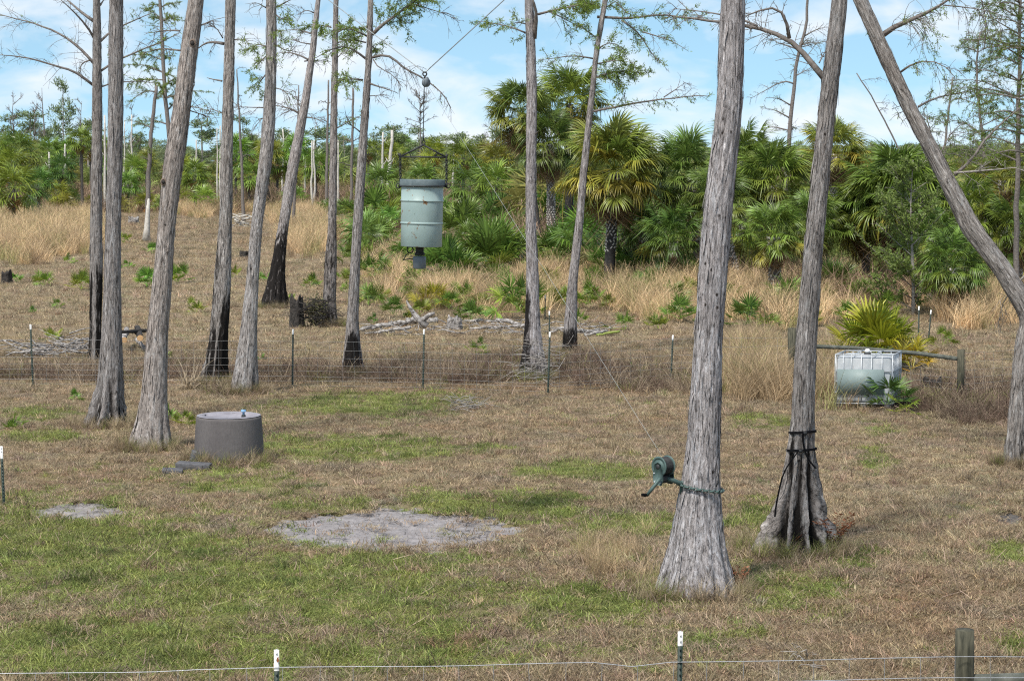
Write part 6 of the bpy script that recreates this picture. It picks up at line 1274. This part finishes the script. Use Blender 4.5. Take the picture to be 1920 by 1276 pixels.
brush_pile('heap of dead branches at the foot of the burn scarred trunk', (120, 175, 622, 664), 672, 45, 2, .9, 'driftwood')
brush_pile('white twig heap lying on the green strip', (850, 895, 752, 768), 769, 34, 3, .6, 'pale_twig', 'twig_heap', .005)
brush_pile('grey stick litter along the fallen logs', (670, 1130, 605, 625), 626, 80, 4, .9, 'driftwood', rad=.011)
brush_pile('pale dead wood litter in the far field right of the burnt cypress', (430, 475, 405, 424), 425, 28, 5, 1.4, 'snag', rad=.035)
brush_pile('pale stick litter behind the slim cypress', (560, 660, 405, 424), 426, 32, 6, 1.8, 'snag', rad=.03)
brush_pile('dark half dead bush between the charred stump and the slim cypress', (575, 612, 560, 605), 612, 160, 7, .8, 'charwood', 'dead_bush', .008)
bo = bpy.data.objects['dead_bush']; r = np.random.default_rng(77); bc = at(593, 585, gy(612)); C = bc + r.normal(0, 1, (1500, 3)) * [.17, .2, .24]; C[:, 2] = np.abs(C[:, 2]); C = C[:700]; u = r.normal(size=(700, 3)); u /= np.linalg.norm(u, axis=1)[:, None]; va = []; V, Q = leaf_quads(C, u, .10, .045, 5, va); f = MB(); f.add(V, Q); fo = part('foliage', f, M['shrub_leaf'], bo, color=(.95, .8, .75)); attr(fo.data, 'var', va[0])
brush_pile('tangled grey vines at the foot of the forked cypress', (975, 1050, 640, 715), 722, 70, 8, .7, 'pale_twig', 'dead_vine', .005)
brush_pile('grey twigs lying at the right front of the strapped cypress', (1480, 1510, 1222, 1228), 1232, 10, 9, .25, 'pale_twig', 'twig_heap', .005)

# strappy dry clump, ferns
def strap_clump(name, label, px, py, hpx, n, seed, mat, cat, w=.018, lean=.7, bend=.7):
    g = gnd(px, py); k = g[1] / F; me = blade_mesh('leaves', n, .06, hpx * k, w, lean, bend, M[mat], seed, 4, .2); o = thing(name, label, cat, (g[0], g[1], 0)); put('leaves', me, None, o, color=(1, 1, 1)); return o
strap_clump('dry_grass_clump', 'arching dry straw clump left of the burnt sided cypress', 355, 728, 62, 80, 5, 'straw', 'plant', .022)
for x, y, h, s, l in ((1387, 1108, 62, 6, 'rusty brown curled fern at the right foot of the nearest trunk'), (1562, 1032, 78, 7, 'rusty brown fern at the right foot of the fluted trunk'), (1478, 1036, 60, 8, 'rusty fern in the hollow at the foot of the fluted trunk')):
    g = gnd(x, y); k = g[1] / F; o = thing('dead_fern', l, 'fern', (g[0], g[1], 0)); r = np.random.default_rng(s)
    for q in range(11):
        a = r.uniform(0, 6.28); L = h * k * r.uniform(.6, 1.1); d = np.array([math.cos(a) * (.18 if s == 6 else .5), math.sin(a) * .4, 1.]); d /= np.linalg.norm(d); C, Dn = [], []; p = g + [0, 0, 0.0]; mb = MB(); pts = [p]
        for e in range(8): d = norm(d + np.array([math.cos(a) * .05, math.sin(a) * .05, -.16 * (e > 4)])); pts.append(pts[-1] + d * L / 8)
        pts = np.array(pts); sdv = norm(np.cross(d, [0, 0, 1.])); va = []
        for e in range(1, 9):
            for s2 in (-1, 1):
                for z in range(2): C.append(pts[e] - (pts[e] - pts[e - 1]) * .5 * z); Dn.append(norm(s2 * sdv + (pts[e] - pts[e - 1]) / (L / 8) * .4 + r.normal(0, .25, 3)))
        V, Q = leaf_quads(np.array(C), np.array(Dn), L * .12, L * .045, s * 9 + q, va); mb.add(V, Q); nv = len(V); mb.tube(pts, .004, 3, False); f = part('frond', mb, M['fern'], o); va = np.r_[va[0], np.full(len(f.data.vertices) - nv, .2)]; attr(f.data, 'var', va)

TALL = [(70, 440, 130, 42, 1.2), (30, 470, 90, 26, 1.), (375, 397, 60, 12, 1.), (575, 445, 50, 40, .9), (560, 410, 60, 16, .9), (640, 440, 40, 30, .5), (740, 520, 50, 60, .8), (690, 500, 40, 30, .6), (830, 568, 110, 26, .9), (720, 570, 60, 22, .8), (900, 590, 70, 16, .7),
        (1010, 540, 90, 50, 1.), (1110, 530, 50, 50, .8), (1220, 555, 90, 45, 1.1), (1320, 560, 60, 45, .9), (1410, 570, 80, 40, .9), (1570, 560, 70, 45, 1.1), (1500, 600, 60, 30, .8), (1840, 585, 90, 36, .8),
        (1740, 560, 40, 30, .7), (940, 575, 60, 25, .7), (1330, 605, 120, 20, .4), (960, 500, 60, 30, .7), (130, 400, 60, 14, .8), (250, 395, 60, 8, .6), (470, 395, 40, 8, .6)]
P = in_regions([(60, 80, 9.5), (80, 110, 7.0), (110, 170, 3.0), (170, 245, 1.2)], TALL, 0.32)
for o in list(COL.objects):
    if o.get('category') in ('palmetto', 'stump', 'post', 'dead wood') and o.location.y < 140:
        dx = np.abs(P[:, 0] - o.location.x); dy = P[:, 1] - o.location.y; lim = .75 if o.location.y < 95 else 1.0
        P = P[~((dx < lim) & (dy < .5) & (dy > -9.0 * lim) & (rng.random(len(P)) < .9))]
N = len(P); sz = rng.uniform(0.6, 1.35, N) * np.where(P[:, 1] > 110, 1.25, 1)
tc = np.array([0.70, 0.51, 0.30]) * rng.uniform(0.7, 1.2, (N, 1)); mk = rng.random(N) < 0.28; tc[mk] = np.array([0.40, 0.36, 0.16]) * rng.uniform(0.7, 1.1, (mk.sum(), 1))
mk = rng.random(N) < 0.15; tc[mk] = np.array([0.30, 0.21, 0.13])
scatter('tall_grass', tall_src, np.column_stack([P, np.zeros(N)]), rng.uniform(0, 6.28, N), np.stack([sz * 1.2, sz * 1.2, sz], 1), rng.integers(0, 4, N), tc,
        'tall tawny dry grass standing in the rough belt before the palms', 'grass', rng.normal(0, 0.12, (N, 2)))
BASES.append((cc_[0], cc_[1], rb))
litter_src = src_coll('litter_sources', [blade_mesh('litter', 7, .12, .22, .010, .97, .05, M['weed'], 80 + q, 1, .6) for q in range(4)])
P = sample([(15, 30, 5), (30, 60, 3), (60, 100, .8)]); pxy = [gnd(e[0] + rng.normal(0, 130), e[1] + rng.normal(0, 18)) for e in [(735, 990)] * 260 + [(150, 956)] * 60 + [(1896, 968)] * 30]
NS = len(P); P = np.concatenate([P, np.array(pxy)[:, :2]]); bs = np.array([[x + math.cos(a) * (q + d), y - abs(math.sin(a)) * (q + d)] for x, y, q in BASES for a, d in zip(rng.uniform(0, 6.28, 60), np.abs(rng.normal(.1, .3, 60)))]); P = np.concatenate([P, bs]); N = len(P)
sz = rng.uniform(.4, 1.3, N); sz[NS:NS + 350] *= .35; tc = np.array([.15, .11, .085]) * rng.uniform(.3, 2.6, (N, 1))
scatter('fallen_litter', litter_src, np.column_stack([P, ground_h(P[:, 0], P[:, 1]) + rng.uniform(0, .05, N)]), rng.uniform(0, 6.28, N), np.stack([sz, sz, sz * .6], 1), rng.integers(0, 4, N), tc, 'fallen twigs and leaf litter lying on the grass and sand', 'litter', rng.normal(0, .25, (N, 2)))
bs = np.array([[x + math.cos(a) * (q * 1.02 + d), y - math.sin(a) * (q * 1.02 + d)] for x, y, q in BASES for a, d in zip(rng.uniform(-.5, 3.64, 70), np.abs(rng.normal(0, .14, 70)))]); N = len(bs); sz = rng.uniform(.10, .34, N)
tc = np.where(rng.random((N, 1)) < .25, C_GREEN, np.where(rng.random((N, 1)) < .4, C_BROWN, C_STRAW)) * rng.uniform(.5, 1.2, (N, 1))
scatter('base_grass', tall_src, np.column_stack([bs, np.zeros(N)]), rng.uniform(0, 6.28, N), np.stack([sz * 1.2, sz * 1.2, sz], 1), rng.integers(0, 4, N), tc, 'ragged grass growing against the feet of the cypress trunks', 'grass', rng.normal(0, .2, (N, 2)))
order_labels()
